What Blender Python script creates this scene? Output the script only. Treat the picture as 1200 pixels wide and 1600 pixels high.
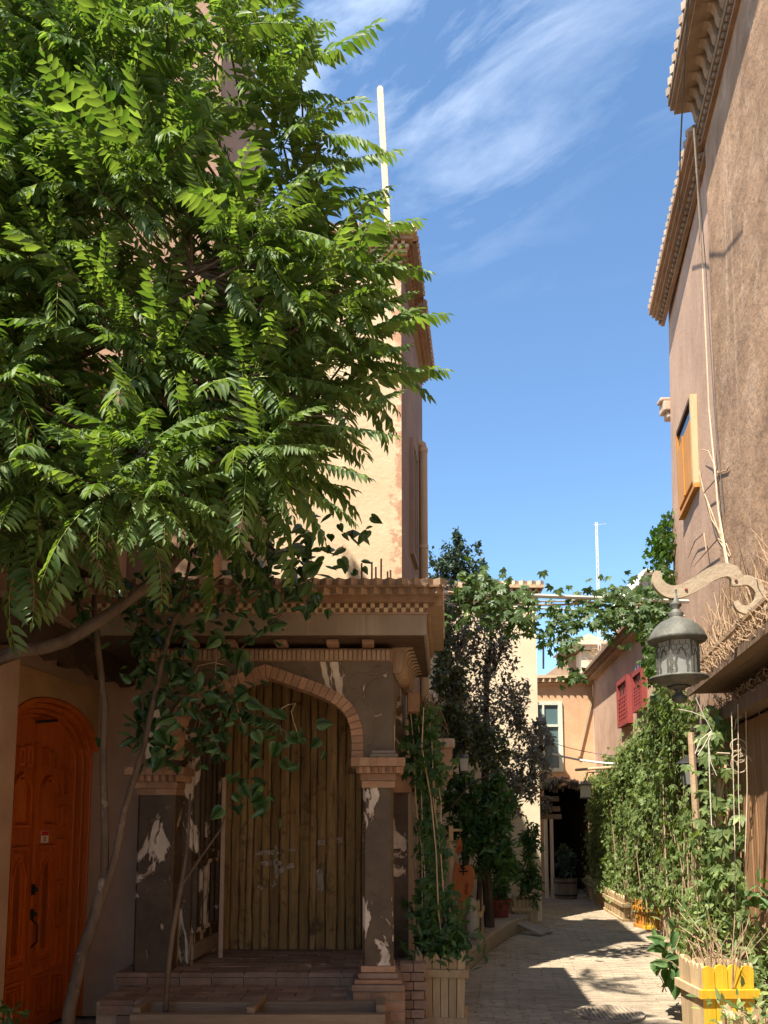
import bpy, math, random
import numpy as np
from mathutils import Vector, Matrix
random.seed(7); rng = np.random.default_rng(7)
for o in list(bpy.data.objects): bpy.data.objects.remove(o)
scn = bpy.context.scene
COL = scn.collection
R = math.radians

# ------------------------------------------------------------------ camera
TILT, FPX, HOR, CX = R(6.0), 1200.0, 1276.0, 600.0
PPY = HOR - FPX * math.tan(TILT)          # principal point row of the shifted lens
cam_d = bpy.data.cameras.new('camera'); cam = bpy.data.objects.new('camera', cam_d); COL.objects.link(cam)
cam.location = (0, 0, 1.6); cam.rotation_euler = (R(90) + TILT, 0, 0)
cam_d.sensor_fit = 'VERTICAL'; cam_d.sensor_height = 36; cam_d.lens = 36 * FPX / 1600
cam_d.shift_y = (PPY - 800) / 1600
cam_d.clip_start = 0.05; cam_d.clip_end = 3000
scn.camera = cam
scn.render.resolution_x, scn.render.resolution_y = 768, 1024

# ------------------------------------------------------------------ sky and sun
SUN_EL = R(58); SUN_AZ = math.atan2(-0.68, -0.73)      # sun behind the camera, to the left
w = bpy.data.worlds.new('World'); scn.world = w; w.use_nodes = True
nt = w.node_tree; nt.nodes.clear(); N = nt.nodes.new; L = nt.links.new
wo = N('ShaderNodeOutputWorld'); bg = N('ShaderNodeBackground'); bg.inputs[1].default_value = 0.115
sky = N('ShaderNodeTexSky'); sky.sky_type = 'NISHITA'; sky.sun_disc = False
sky.sun_elevation = SUN_EL; sky.sun_rotation = SUN_AZ % (2 * math.pi)
sky.altitude = 1300; sky.air_density = 1.0; sky.dust_density = 0.1; sky.ozone_density = 2.6
tc = N('ShaderNodeTexCoord'); sx = N('ShaderNodeSeparateXYZ'); L(tc.outputs['Generated'], sx.inputs[0])
mz = N('ShaderNodeMath'); mz.operation = 'MAXIMUM'; mz.inputs[1].default_value = 0.08; L(sx.outputs[2], mz.inputs[0])
dx = N('ShaderNodeMath'); dx.operation = 'DIVIDE'; L(sx.outputs[0], dx.inputs[0]); L(mz.outputs[0], dx.inputs[1])
dy = N('ShaderNodeMath'); dy.operation = 'DIVIDE'; L(sx.outputs[1], dy.inputs[0]); L(mz.outputs[0], dy.inputs[1])
cb = N('ShaderNodeCombineXYZ'); L(dx.outputs[0], cb.inputs[0]); L(dy.outputs[0], cb.inputs[1])
m0 = N('ShaderNodeMapping'); m0.inputs['Rotation'].default_value = (0, 0, R(36)); L(cb.outputs[0], m0.inputs[0])
m1 = N('ShaderNodeMapping'); m1.inputs['Scale'].default_value = (2.2, 5.4, 1)
m1.inputs['Location'].default_value = (3.6, 1.2, 0); L(m0.outputs[0], m1.inputs[0])
n1 = N('ShaderNodeTexNoise'); n1.inputs['Scale'].default_value = 1.25; n1.inputs['Detail'].default_value = 9
n1.inputs['Roughness'].default_value = 0.62; n1.inputs['Distortion'].default_value = 0.45; L(m1.outputs[0], n1.inputs[0])
m2 = N('ShaderNodeMapping'); m2.inputs['Location'].default_value = (0.35, 0.1, 0); L(cb.outputs[0], m2.inputs[0])
n2 = N('ShaderNodeTexNoise'); n2.inputs['Scale'].default_value = 1.3; n2.inputs['Detail'].default_value = 2; L(m2.outputs[0], n2.inputs[0])
r1 = N('ShaderNodeValToRGB'); r1.color_ramp.elements[0].position = 0.46; r1.color_ramp.elements[1].position = 0.76; L(n1.outputs[0], r1.inputs[0])
r2 = N('ShaderNodeValToRGB'); r2.color_ramp.elements[0].position = 0.34; r2.color_ramp.elements[1].position = 0.56; L(n2.outputs[0], r2.inputs[0])
r3 = N('ShaderNodeMapRange'); r3.inputs[1].default_value = 0.57; r3.inputs[2].default_value = 0.70; L(sx.outputs[2], r3.inputs[0])
mm = N('ShaderNodeMath'); mm.operation = 'MULTIPLY'; L(r1.outputs[0], mm.inputs[0]); L(r2.outputs[0], mm.inputs[1])
mm3 = N('ShaderNodeMath'); mm3.operation = 'MULTIPLY'; L(mm.outputs[0], mm3.inputs[0]); L(r3.outputs[0], mm3.inputs[1])
mm2 = N('ShaderNodeMath'); mm2.operation = 'MULTIPLY'; mm2.inputs[1].default_value = 0.48; L(mm3.outputs[0], mm2.inputs[0])
mx = N('ShaderNodeMix'); mx.data_type = 'RGBA'; L(mm2.outputs[0], mx.inputs[0])
tn = N('ShaderNodeMix'); tn.data_type = 'RGBA'; tn.blend_type = 'MULTIPLY'; tn.inputs[0].default_value = 1; tn.inputs[7].default_value = (0.88, 1.0, 1.0, 1); L(sky.outputs[0], tn.inputs[6]); L(tn.outputs[2], mx.inputs[6])
mx.inputs[7].default_value = (7.6, 8.2, 8.9, 1)
L(mx.outputs[2], bg.inputs[0]); L(bg.outputs[0], wo.inputs[0])

sd = bpy.data.lights.new('sun', 'SUN'); sd.energy = 4.4; sd.angle = R(0.53); sd.color = (1.0, 0.93, 0.82)
sun = bpy.data.objects.new('sun', sd); COL.objects.link(sun)
SV = Vector((math.sin(SUN_AZ) * math.cos(SUN_EL), math.cos(SUN_AZ) * math.cos(SUN_EL), math.sin(SUN_EL)))
sun.rotation_euler = (-SV).to_track_quat('-Z', 'Y').to_euler(); sun.location = (-8, -8, 20)
vs = scn.view_settings; vs.view_transform = 'Standard'; vs.look = 'None'; vs.exposure = 1.4; vs.gamma = 1; vs.use_curve_mapping = False

# ------------------------------------------------------------------ helpers
def P(px, py, Y):
    u, v = (px - CX) / FPX, (PPY - py) / FPX
    yy = math.cos(TILT) - v * math.sin(TILT); t = Y / yy
    return Vector((u * t, Y, 1.6 + (math.sin(TILT) + v * math.cos(TILT)) * t))
def PX(px, py, Y): return P(px, py, Y).x
def PZ(py, Y): return P(600, py, Y).z
ORG = {}
def tag(o, label, cat, group=None, kind=None):
    if label: o['label'] = label
    if cat: o['category'] = cat
    if group: o['group'] = group
    if kind: o['kind'] = kind
    return o
def empty(name, loc, label, cat, group=None):
    o = bpy.data.objects.new(name, None); o.empty_display_size = 0.1; COL.objects.link(o)
    o.location = loc; ORG[o.name] = Vector(loc); return tag(o, label, cat, group)
def link(name, me, loc, parent=None, rz=0.0):
    o = bpy.data.objects.new(name, me); COL.objects.link(o)
    loc = Vector(loc); ORG[o.name] = loc
    if parent: o.parent = parent; o.location = loc - ORG[parent.name]
    else: o.location = loc
    o.rotation_euler = (0, 0, rz)
    return o
def dup(o, parent=None):
    c = o.copy(); COL.objects.link(c); c.parent = parent
    for ch in o.children: dup(ch, c)
    return c
class MB:
    def __init__(s): s.v = []; s.f = []
    def add(s, vs, fs):
        n = len(s.v); s.v += [tuple(a) for a in vs]; s.f += [tuple(i + n for i in f) for f in fs]; return s
    def box(s, x0, x1, y0, y1, z0, z1):
        return s.add([(x0,y0,z0),(x1,y0,z0),(x1,y1,z0),(x0,y1,z0),(x0,y0,z1),(x1,y0,z1),(x1,y1,z1),(x0,y1,z1)],
                     [(0,3,2,1),(4,5,6,7),(0,1,5,4),(1,2,6,5),(2,3,7,6),(3,0,4,7)])
    def bar(s, a, b, w, h, up=(0,0,1)):
        a = Vector(a); b = Vector(b); d = (b - a).normalized(); up = Vector(up)
        if abs(d.dot(up)) > 0.98: up = Vector((1,0,0))
        x = d.cross(up).normalized(); z = x.cross(d).normalized(); x *= w/2; z *= h/2
        vs = [p + i*x + j*z for p in (a, b) for i, j in ((-1,-1),(1,-1),(1,1),(-1,1))]
        return s.add(vs, [(0,1,2,3),(7,6,5,4),(0,4,5,1),(1,5,6,2),(2,6,7,3),(3,7,4,0)])
    def tube(s, pts, r, n=6):
        pts = [Vector(p) for p in pts]; k = len(pts)
        rs = r if isinstance(r, (list, tuple)) else [r]*k
        vs = []; fs = []
        up = Vector((0.31, 0.17, 0.93))
        for i, p in enumerate(pts):
            d = (pts[min(i+1,k-1)] - pts[max(i-1,0)]).normalized()
            x = d.cross(up)
            if x.length < 1e-3: x = d.cross(Vector((1,0,0)))
            x.normalize(); y = d.cross(x)
            for j in range(n):
                a = 2*math.pi*j/n; vs.append(p + rs[i]*(math.cos(a)*x + math.sin(a)*y))
        for i in range(k-1):
            for j in range(n): fs.append((i*n+j, i*n+(j+1)%n, (i+1)*n+(j+1)%n, (i+1)*n+j))
        fs.append(tuple(range(n))[::-1]); fs.append(tuple((k-1)*n+j for j in range(n)))
        return s.add(vs, fs)
    def lathe(s, prof, c=(0,0,0), n=16):
        vs = []; fs = []; k = len(prof)
        for r, z in prof:
            for j in range(n):
                a = 2*math.pi*(j+0.5)/n; vs.append((c[0]+r*math.cos(a), c[1]+r*math.sin(a), c[2]+z))
        for i in range(k-1):
            for j in range(n): fs.append((i*n+j, i*n+(j+1)%n, (i+1)*n+(j+1)%n, (i+1)*n+j))
        fs.append(tuple(range(n))[::-1]); fs.append(tuple((k-1)*n+j for j in range(n)))
        return s.add(vs, fs)
    def prism(s, pts, fn, d0, d1):
        """pts: 2D outline; fn(a, b, d) -> 3D"""
        n = len(pts)
        vs = [fn(a, b, d0) for a, b in pts] + [fn(a, b, d1) for a, b in pts]
        fs = [tuple(range(n))[::-1], tuple(range(n, 2*n))] + [(i, (i+1)%n, n+(i+1)%n, n+i) for i in range(n)]
        return s.add(vs, fs)
    def mesh(s, name, mat, origin=(0,0,0), smooth=False):
        me = bpy.data.meshes.new(name); ox, oy, oz = origin
        me.from_pydata([(x-ox, y-oy, z-oz) for x, y, z in s.v], [], s.f)
        if mat: me.materials.append(mat)
        if smooth: me.polygons.foreach_set('use_smooth', [True]*len(me.polygons))
        import bmesh
        bm = bmesh.new(); bm.from_mesh(me); bmesh.ops.recalc_face_normals(bm, faces=bm.faces); bm.to_mesh(me); bm.free()
        return me
    def build(s, name, mat, parent=None, smooth=False, bevel=0, kind=None):
        a = np.array(s.v); lo, hi = a.min(0), a.max(0)
        org = ((lo[0]+hi[0])/2, (lo[1]+hi[1])/2, lo[2])
        o = link(name, s.mesh(name, mat, org, smooth), org, parent)
        if bevel:
            b = o.modifiers.new('bevel', 'BEVEL'); b.width = bevel; b.segments = 2; b.limit_method = 'ANGLE'
        if kind: o['kind'] = kind
        return o
def XYd(a, b, d): return (a, d, b)          # outline in X,Z extruded along Y
class Frame:
    """a run along a wall: s along, o outward, z up; outward is to the right of travel"""
    def __init__(f, p0, p1):
        f.p = Vector((p0[0], p0[1])); d = Vector((p1[0], p1[1])) - f.p
        f.L = d.length; f.u = d.normalized(); f.n = Vector((f.u.y, -f.u.x)); f.rz = math.atan2(f.u.y, f.u.x)
    def __call__(f, s, o, z):
        q = f.p + f.u*s + f.n*o; return (q.x, q.y, z)
    def box(f, mb, s0, s1, o0, o1, z0, z1):
        return mb.add([f(s0,o0,z0),f(s1,o0,z0),f(s1,o1,z0),f(s0,o1,z0),f(s0,o0,z1),f(s1,o0,z1),f(s1,o1,z1),f(s0,o1,z1)],
                      [(0,3,2,1),(4,5,6,7),(0,1,5,4),(1,2,6,5),(2,3,7,6),(3,0,4,7)])
    def prism(f, mb, pts, o0, o1): return mb.prism(pts, lambda a, b, d: f(a, d, b), o0, o1)

# ------------------------------------------------------------------ materials
def newmat(name):
    m = bpy.data.materials.new(name); m.use_nodes = True; t = m.node_tree; t.nodes.clear()
    return m, t, t.nodes.new, t.links.new
def coords(t, coord, stretch):
    if coord == 'pos': src = t.nodes.new('ShaderNodeNewGeometry').outputs['Position']
    else: src = t.nodes.new('ShaderNodeTexCoord').outputs['Object']
    mp = t.nodes.new('ShaderNodeMapping'); mp.inputs['Scale'].default_value = stretch; t.links.new(src, mp.inputs[0])
    return src, mp.outputs[0]
def ramp(t, stops, inp):
    r = t.nodes.new('ShaderNodeValToRGB'); e = r.color_ramp.elements
    while len(e) < len(stops): e.new(0.5)
    for i, (p, c) in enumerate(stops):
        e[i].position = p; e[i].color = (*c, 1) if len(c) == 3 else c
    t.links.new(inp, r.inputs[0]); return r.outputs[0]
def noise(t, vec, scale, detail=6, rough=0.6, dist=0.0):
    n = t.nodes.new('ShaderNodeTexNoise'); n.inputs['Scale'].default_value = scale; n.inputs['Detail'].default_value = detail
    n.inputs['Roughness'].default_value = rough; n.inputs['Distortion'].default_value = dist
    t.links.new(vec, n.inputs[0]); return n.outputs[0]
def mixc(t, fac, a, b, mode='MIX'):
    m = t.nodes.new('ShaderNodeMix'); m.data_type = 'RGBA'; m.blend_type = mode
    for k, v in ((0, fac), (6, a), (7, b)):
        if isinstance(v, (int, float)): m.inputs[k].default_value = v
        elif isinstance(v, tuple): m.inputs[k].default_value = (*v, 1)
        else: t.links.new(v, m.inputs[k])
    return m.outputs[2]
def M(name, c1, c2, rough=0.85, scale=4, stretch=(1,1,1), bump=0.25, bscale=45, var=0.12, coord='pos', spec=0.25,
      blotch=0.25, streak=None, stain=None, speck=None, corner=None, metal=0.0, bstretch=(1,1,1), bdist=0.02):
    m, t, N, L = newmat(name)
    src, vec = coords(t, coord, stretch)
    col = ramp(t, [(0.3, c1), (0.7, c2)], noise(t, vec, scale, 8, 0.65))
    if blotch:
        col = mixc(t, blotch, col, ramp(t, [(0.35, (0.35,0.33,0.3)), (0.65, (1,1,1))], noise(t, src, 1.1, 5, 0.6, 0.6)), 'MULTIPLY')
    if streak:      # streak = (colour, amount, horizontal frequency)
        _, v2 = coords(t, coord, (streak[2], streak[2], 0.18))
        col = mixc(t, ramp(t, [(0.56, (0,0,0)), (0.74, (streak[1],)*3)], noise(t, v2, 1.0, 5, 0.7)), col, streak[0])
    if stain:       # stain = (colour, scale, lo, hi)
        col = mixc(t, ramp(t, [(stain[2], (0,0,0)), (stain[3], (0.8,0.8,0.8))], noise(t, src, stain[1], 9, 0.72, 0.8)), col, stain[0])
    if corner:      # corner = (colour, x0, x1): flaking wear that thickens towards a building corner
        sp_ = N('ShaderNodeSeparateXYZ'); L(src, sp_.inputs[0]); mr_ = N('ShaderNodeMapRange'); mr_.inputs[1].default_value = corner[1]; mr_.inputs[2].default_value = corner[2]; mr_.inputs[3].default_value = -0.3; mr_.inputs[4].default_value = 0.16; L(sp_.outputs[0], mr_.inputs[0])
        ad_ = N('ShaderNodeMath'); L(noise(t, src, 9, 10, 0.7), ad_.inputs[0]); L(mr_.outputs[0], ad_.inputs[1])
        col = mixc(t, ramp(t, [(0.56, (0,0,0)), (0.64, (.85,.85,.85))], ad_.outputs[0]), col, corner[0])
    if speck:
        col = mixc(t, ramp(t, [(0.62, (0,0,0)), (0.70, (1,1,1))], noise(t, src, speck[1], 3, 0.6)), col, speck[0])
    oi = N('ShaderNodeObjectInfo'); mr = N('ShaderNodeMapRange'); mr.inputs[3].default_value = 1-var; mr.inputs[4].default_value = 1+var
    L(oi.outputs['Random'], mr.inputs[0]); hs = N('ShaderNodeHueSaturation'); L(mr.outputs[0], hs.inputs['Value']); L(col, hs.inputs['Color'])
    b = N('ShaderNodeBsdfPrincipled'); L(hs.outputs[0], b.inputs['Base Color']); b.inputs['Roughness'].default_value = rough
    b.inputs['Specular IOR Level'].default_value = spec; b.inputs['Metallic'].default_value = metal
    if bump:
        _, v3 = coords(t, coord, bstretch)
        bp = N('ShaderNodeBump'); bp.inputs['Strength'].default_value = bump; bp.inputs['Distance'].default_value = bdist
        L(noise(t, v3, bscale, 7, 0.65), bp.inputs['Height']); L(bp.outputs[0], b.inputs['Normal'])
    o = N('ShaderNodeOutputMaterial'); L(b.outputs[0], o.inputs[0]); return m
def PEEL(name, base1, base2, under, scale, lo, stretch=(1,1,0.45)):
    m, t, N, L = newmat(name); src, vec = coords(t, 'pos', stretch)
    n = noise(t, vec, scale, 10, 0.62, 1.1)
    msk = ramp(t, [(lo, (0,0,0)), (lo+0.012, (1,1,1))], n)
    fine = ramp(t, [(0.66, (0,0,0)), (0.68, (1,1,1))], noise(t, src, 22, 4, 0.7))
    zone = ramp(t, [(lo-0.09, (0,0,0)), (lo-0.05, (1,1,1))], n)
    mk = mixc(t, 1.0, msk, mixc(t, 1.0, fine, zone, 'MULTIPLY'), 'LIGHTEN')
    vo = N('ShaderNodeTexVoronoi'); vo.feature = 'DISTANCE_TO_EDGE'; vo.inputs['Scale'].default_value = 3.4; wv = N('ShaderNodeVectorMath'); wn_ = N('ShaderNodeTexNoise'); wn_.inputs['Scale'].default_value = 6; L(src, wn_.inputs[0]); wm = N('ShaderNodeVectorMath'); wm.operation = 'SCALE'; wm.inputs['Scale'].default_value = 0.22; L(wn_.outputs['Color'], wm.inputs[0]); L(src, wv.inputs[0]); L(wm.outputs[0], wv.inputs[1]); L(wv.outputs[0], vo.inputs['Vector'])
    crk = mixc(t, 1.0, ramp(t, [(0.003, (1,1,1)), (0.007, (0,0,0))], vo.outputs['Distance']), ramp(t, [(0.52, (0,0,0)), (0.60, (.7,.7,.7))], noise(t, src, 2.3, 3)), 'MULTIPLY')
    mk = mixc(t, 1.0, mk, crk, 'LIGHTEN')
    bc = ramp(t, [(0.35, base1), (0.68, base2)], noise(t, src, 5, 8, 0.7))
    uc = ramp(t, [(0.3, tuple(c*0.6 for c in under)), (0.7, under)], noise(t, src, 9, 6, 0.6))
    uc = mixc(t, ramp(t, [(lo+0.012, (1,1,1)), (lo+0.035, (0,0,0))], n), uc, mixc(t, 0.5, uc, (0.30,0.19,0.11)))
    b = N('ShaderNodeBsdfPrincipled'); L(mixc(t, mk, bc, uc), b.inputs['Base Color']); b.inputs['Roughness'].default_value = 0.6
    b.inputs['Specular IOR Level'].default_value = 0.3
    bp = N('ShaderNodeBump'); bp.inputs['Strength'].default_value = 0.9; bp.inputs['Distance'].default_value = 0.012; bp.invert = True
    L(mk, bp.inputs['Height']); L(bp.outputs[0], b.inputs['Normal'])
    o = N('ShaderNodeOutputMaterial'); L(b.outputs[0], o.inputs[0]); return m
def LEAF(name, c1, c2, trans=0.35, rough=0.42, tcol=None, spec=0.4):
    m, t, N, L = newmat(name)
    g = N('ShaderNodeNewGeometry'); oi = N('ShaderNodeObjectInfo')
    ad = N('ShaderNodeMath'); ad.operation = 'ADD'; L(g.outputs['Random Per Island'], ad.inputs[0]); L(oi.outputs['Random'], ad.inputs[1])
    fr = N('ShaderNodeMath'); fr.operation = 'FRACT'; L(ad.outputs[0], fr.inputs[0])
    col = ramp(t, [(0.0, c1), (0.85, c2), (1.0, tuple(min(.9, c*1.5) for c in c2))], fr.outputs[0])
    b = N('ShaderNodeBsdfPrincipled'); L(col, b.inputs['Base Color']); b.inputs['Roughness'].default_value = rough
    b.inputs['Specular IOR Level'].default_value = spec
    tr = N('ShaderNodeBsdfTranslucent'); L(mixc(t, 1.0, col, tcol or (1.5, 1.6, 0.5), 'MULTIPLY'), tr.inputs[0])
    ms = N('ShaderNodeMixShader'); ms.inputs[0].default_value = trans; L(b.outputs[0], ms.inputs[1]); L(tr.outputs[0], ms.inputs[2])
    o = N('ShaderNodeOutputMaterial'); L(ms.outputs[0], o.inputs[0]); return m
def GLASS(name, c, rough=0.08):
    m, t, N, L = newmat(name); b = N('ShaderNodeBsdfPrincipled'); b.inputs['Base Color'].default_value = (*c, 1)
    b.inputs['Roughness'].default_value = rough; b.inputs['Specular IOR Level'].default_value = 0.6
    o = N('ShaderNodeOutputMaterial'); L(b.outputs[0], o.inputs[0]); return m

MT = {}
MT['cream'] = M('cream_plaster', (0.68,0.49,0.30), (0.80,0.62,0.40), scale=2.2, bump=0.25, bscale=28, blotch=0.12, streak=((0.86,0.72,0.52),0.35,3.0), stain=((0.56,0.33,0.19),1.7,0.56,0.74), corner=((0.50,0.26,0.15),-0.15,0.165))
MT['cream_trim'] = M('cream_trim', (0.50,0.36,0.22), (0.66,0.48,0.30), scale=5, blotch=0.2, var=0.15)
MT['pink'] = M('pink_brown_plaster', (0.35,0.205,0.125), (0.44,0.275,0.175), scale=2.5, bump=0.3, bscale=25, streak=((0.3,0.2,0.15),0.5,4.0))
MT['side'] = M('shaded_side_plaster', (0.25,0.18,0.14), (0.33,0.245,0.195), scale=2.0, bump=0.2, bscale=25, streak=((0.26,0.19,0.15),0.6,4.0))  # tower side's shade put into a darker plaster colour
MT['rough'] = M('rough_mud_stucco', (0.40,0.235,0.13), (0.54,0.335,0.195), scale=5, stretch=(1,1,0.7), bump=0.5, bscale=8, bdist=0.05, blotch=0.55, stain=((0.62,0.43,0.29),2.6,0.52,0.72), streak=((0.74,0.53,0.38),0.6,5.0))
MT['smooth'] = M('smooth_mud_plaster', (0.38,0.235,0.155), (0.50,0.325,0.22), scale=3, stretch=(1,1,0.5), bump=0.35, bscale=16, streak=((0.24,0.15,0.10),0.6,4.0))
MT['clay'] = M('clay_trim', (0.33,0.22,0.145), (0.46,0.32,0.21), scale=8, blotch=0.3, var=0.15)
MT['clay_dark'] = M('clay_moulding', (0.25,0.145,0.085), (0.36,0.22,0.13), scale=8, blotch=0.3)
MT['tooth'] = M('tile_end', (0.50,0.38,0.28), (0.64,0.50,0.38), scale=9, var=0.2)
MT['brick'] = M('porch_brick', (0.30,0.16,0.095), (0.42,0.25,0.15), scale=9, var=0.22, bump=0.4, bscale=60, blotch=0.25)
MT['fbrick'] = M('floor_brick', (0.20,0.125,0.085), (0.32,0.205,0.14), scale=7, var=0.2, bump=0.4, bscale=50, stain=((0.30,0.23,0.17),2.0,0.5,0.7))
MT['mortar'] = M('mortar', (0.34,0.25,0.18), (0.44,0.33,0.24), scale=12)
MT['peel'] = PEEL('peeling_slate_paint', (0.055,0.036,0.022), (0.11,0.075,0.045), (0.62,0.52,0.42), 3.3, 0.555)
MT['peel2'] = PEEL('peeling_slate_spandrel', (0.10,0.07,0.043), (0.16,0.115,0.07), (0.64,0.53,0.42), 2.1, 0.585)
MT['fascia'] = M('grey_fascia', (0.26,0.20,0.145), (0.33,0.26,0.19), scale=4, rough=0.7, streak=((0.55,0.44,0.33),0.5,6.0))
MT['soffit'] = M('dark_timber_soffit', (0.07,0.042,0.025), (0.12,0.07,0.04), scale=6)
MT['bark_plank'] = M('bark_edged_plank', (0.15,0.085,0.032), (0.34,0.215,0.085), scale=3.2, stretch=(9,9,0.7), coord='pos', bump=0.7, bscale=3.5, bstretch=(14,14,0.9), var=0.28, stain=((0.05,0.028,0.013),7.0,0.54,0.66))
MT['old_wood'] = M('weathered_wood', (0.17,0.105,0.065), (0.30,0.20,0.125), scale=4, stretch=(8,8,0.8), bump=0.4, bscale=5, bstretch=(12,12,1), var=0.15)
MT['dark_wood'] = M('dark_carved_wood', (0.05,0.028,0.015), (0.10,0.058,0.03), scale=5, bump=0.3)
MT['trough'] = M('grey_trough_timber', (0.20,0.135,0.085), (0.30,0.21,0.135), scale=4, stretch=(0.8,8,8), bump=0.4, bscale=6, bstretch=(1,12,12))
MT['shop_plank'] = M('shop_plank', (0.30,0.15,0.07), (0.47,0.26,0.13), scale=3, stretch=(6,6,0.5), bump=0.4, bscale=5, bstretch=(14,14,0.8), var=0.14)
MT['orange_door'] = M('orange_varnish', (0.46,0.085,0.008), (0.62,0.145,0.016), scale=4, stretch=(9,9,0.7), rough=0.42, spec=0.45, bump=0.15, bscale=8, bstretch=(14,14,1), var=0.12, blotch=0.45, stain=((0.24,0.05,0.01),3.0,0.58,0.74))
MT['orange_wood'] = M('orange_shutter_wood', (0.50,0.20,0.03), (0.62,0.28,0.05), scale=4, stretch=(8,8,0.6), rough=0.55, bump=0.1, var=0.06)
MT['pale_wood'] = M('pale_frame_wood', (0.60,0.42,0.22), (0.7,0.52,0.3), scale=5, stretch=(6,6,1))
MT['yellow'] = M('yellow_paint', (0.66,0.38,0.02), (0.76,0.50,0.04), scale=3, stretch=(8,8,0.8), rough=0.6, bump=0.25, bscale=6, bstretch=(10,10,1), var=0.14, blotch=0.3, stain=((0.5,0.34,0.15),7,0.58,0.72))
MT['planter'] = M('planter_wood', (0.42,0.29,0.15), (0.58,0.42,0.24), scale=4, stretch=(8,8,0.8), bump=0.35, bscale=6, bstretch=(12,12,1), var=0.16)
MT['soil'] = M('soil', (0.06,0.04,0.025), (0.12,0.08,0.05), scale=20, bump=0.8)
MT['red'] = M('red_shutter_paint', (0.26,0.045,0.042), (0.34,0.07,0.06), scale=6, rough=0.6, var=0.08)
MT['pot_red'] = M('red_plastic_pot', (0.20,0.045,0.035), (0.26,0.06,0.045), rough=0.6, scale=3)
MT['terracotta_wall'] = M('terracotta_wall', (0.60,0.36,0.20), (0.72,0.46,0.27), scale=3, bump=0.3, bscale=20, streak=((0.42,0.2,0.1),0.4,3.0))
MT['rose_wall'] = M('rose_plaster', (0.47,0.30,0.205), (0.60,0.41,0.295), scale=2.5, bump=0.3, bscale=20, streak=((0.28,0.18,0.14),0.5,3.0))
MT['house_cream'] = M('pale_cream_wall', (0.70,0.55,0.37), (0.80,0.66,0.47), scale=3, bump=0.2)
MT['brownwall'] = M('brown_low_wall', (0.20,0.13,0.09), (0.30,0.20,0.14), scale=3)
MT['greenframe'] = M('pale_green_frame', (0.55,0.60,0.48), (0.65,0.68,0.55), scale=5, rough=0.5)
MT['pipe'] = M('beige_pipe', (0.50,0.37,0.25), (0.60,0.46,0.33), scale=3, rough=0.5, bump=0.05)
MT['white_pipe'] = M('white_pipe', (0.72,0.68,0.58), (0.8,0.77,0.68), scale=3, rough=0.5, bump=0.05)
MT['rust'] = M('rusty_iron', (0.14,0.05,0.03), (0.24,0.09,0.05), scale=14, rough=0.8)
MT['iron'] = M('black_iron', (0.02,0.018,0.016), (0.04,0.035,0.03), scale=9, rough=0.55)
MT['bracket'] = M('beige_painted_iron', (0.42,0.33,0.22), (0.56,0.45,0.31), scale=9, rough=0.65, bump=0.3, blotch=0.4, stain=((0.22,0.13,0.08),9,0.58,0.68))
MT['lampmetal'] = M('dusty_lamp_metal', (0.10,0.10,0.085), (0.21,0.205,0.17), scale=12, rough=0.6, metal=0.3, blotch=0.4)
MT['lampglass'] = LEAF('frosted_lamp_glass', (0.90,0.90,0.84), (0.92,0.92,0.87), 0.78, 0.4, (1.0,1.0,0.97))
MT['darkglass'] = GLASS('dark_window_glass', (0.015,0.02,0.02), 0.06)
MT['blueglass'] = GLASS('pale_window_glass', (0.10,0.16,0.17), 0.06)
MT['rope'] = M('pale_rope', (0.60,0.48,0.33), (0.7,0.58,0.42), scale=30)
MT['wire'] = M('grey_wire', (0.10,0.10,0.10), (0.16,0.15,0.14), scale=20)
MT['bark'] = M('grey_brown_bark', (0.065,0.041,0.026), (0.175,0.122,0.082), scale=9, stretch=(1,1,0.35), bump=0.6, bscale=18, stain=((0.32,0.245,0.17),6.0,0.60,0.68))
MT['twig'] = M('dry_twig', (0.34,0.21,0.11), (0.58,0.42,0.27), scale=8, var=0.2)
MT['straw'] = M('dry_reed', (0.26,0.16,0.085), (0.48,0.33,0.2), scale=26, var=0.2)
MT['darktrunk'] = M('dark_bark', (0.05,0.035,0.025), (0.10,0.07,0.05), scale=9)
MT['paver'] = M('dusty_paver', (0.315,0.25,0.175), (0.43,0.35,0.25), scale=3, var=0.14, bump=0.5, bscale=35, blotch=0.3, stain=((0.46,0.375,0.27),1.4,0.5,0.72))
MT['paver_joint'] = M('paver_joint_dust', (0.27,0.215,0.15), (0.37,0.30,0.215), scale=4, blotch=0.3)
MT['kerb'] = M('kerb_cement', (0.30,0.24,0.18), (0.42,0.34,0.26), scale=5, bump=0.5)
MT['earth'] = M('dry_earth', (0.30,0.23,0.16), (0.42,0.33,0.23), scale=2)
MT['white'] = M('white_paint', (0.68,0.64,0.56), (0.8,0.77,0.7), scale=6)
MT['stone'] = M('carved_stone', (0.40,0.28,0.19), (0.56,0.42,0.31), scale=8)
MT['ink'] = M('black_ink', (0.012,0.01,0.01), (0.02,0.018,0.015))
MT['faded_ink'] = M('faded_red_ink', (0.30,0.05,0.02), (0.34,0.06,0.02))
MT['sign'] = M('orange_sign_board', (0.30,0.085,0.02), (0.38,0.12,0.028), scale=4, rough=0.55)
MT['sticker_red'] = M('sticker_red', (0.5,0.02,0.02), (0.55,0.03,0.03))
MT['chalk'] = M('chalk_smear', (0.25,0.2,0.16), (0.40,0.34,0.28), scale=9)
MT['log'] = M('log_bark', (0.26,0.15,0.085), (0.40,0.25,0.15), scale=7, bump=0.7)
MT['grey_roof'] = M('grey_sheet_roof', (0.36,0.34,0.3), (0.48,0.45,0.4), scale=4, rough=0.5)
MT['ail'] = LEAF('ailanthus_leaf', (0.062,0.122,0.026), (0.155,0.225,0.066), 0.38, 0.5, (1.6,1.65,0.5), 0.3)
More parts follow.
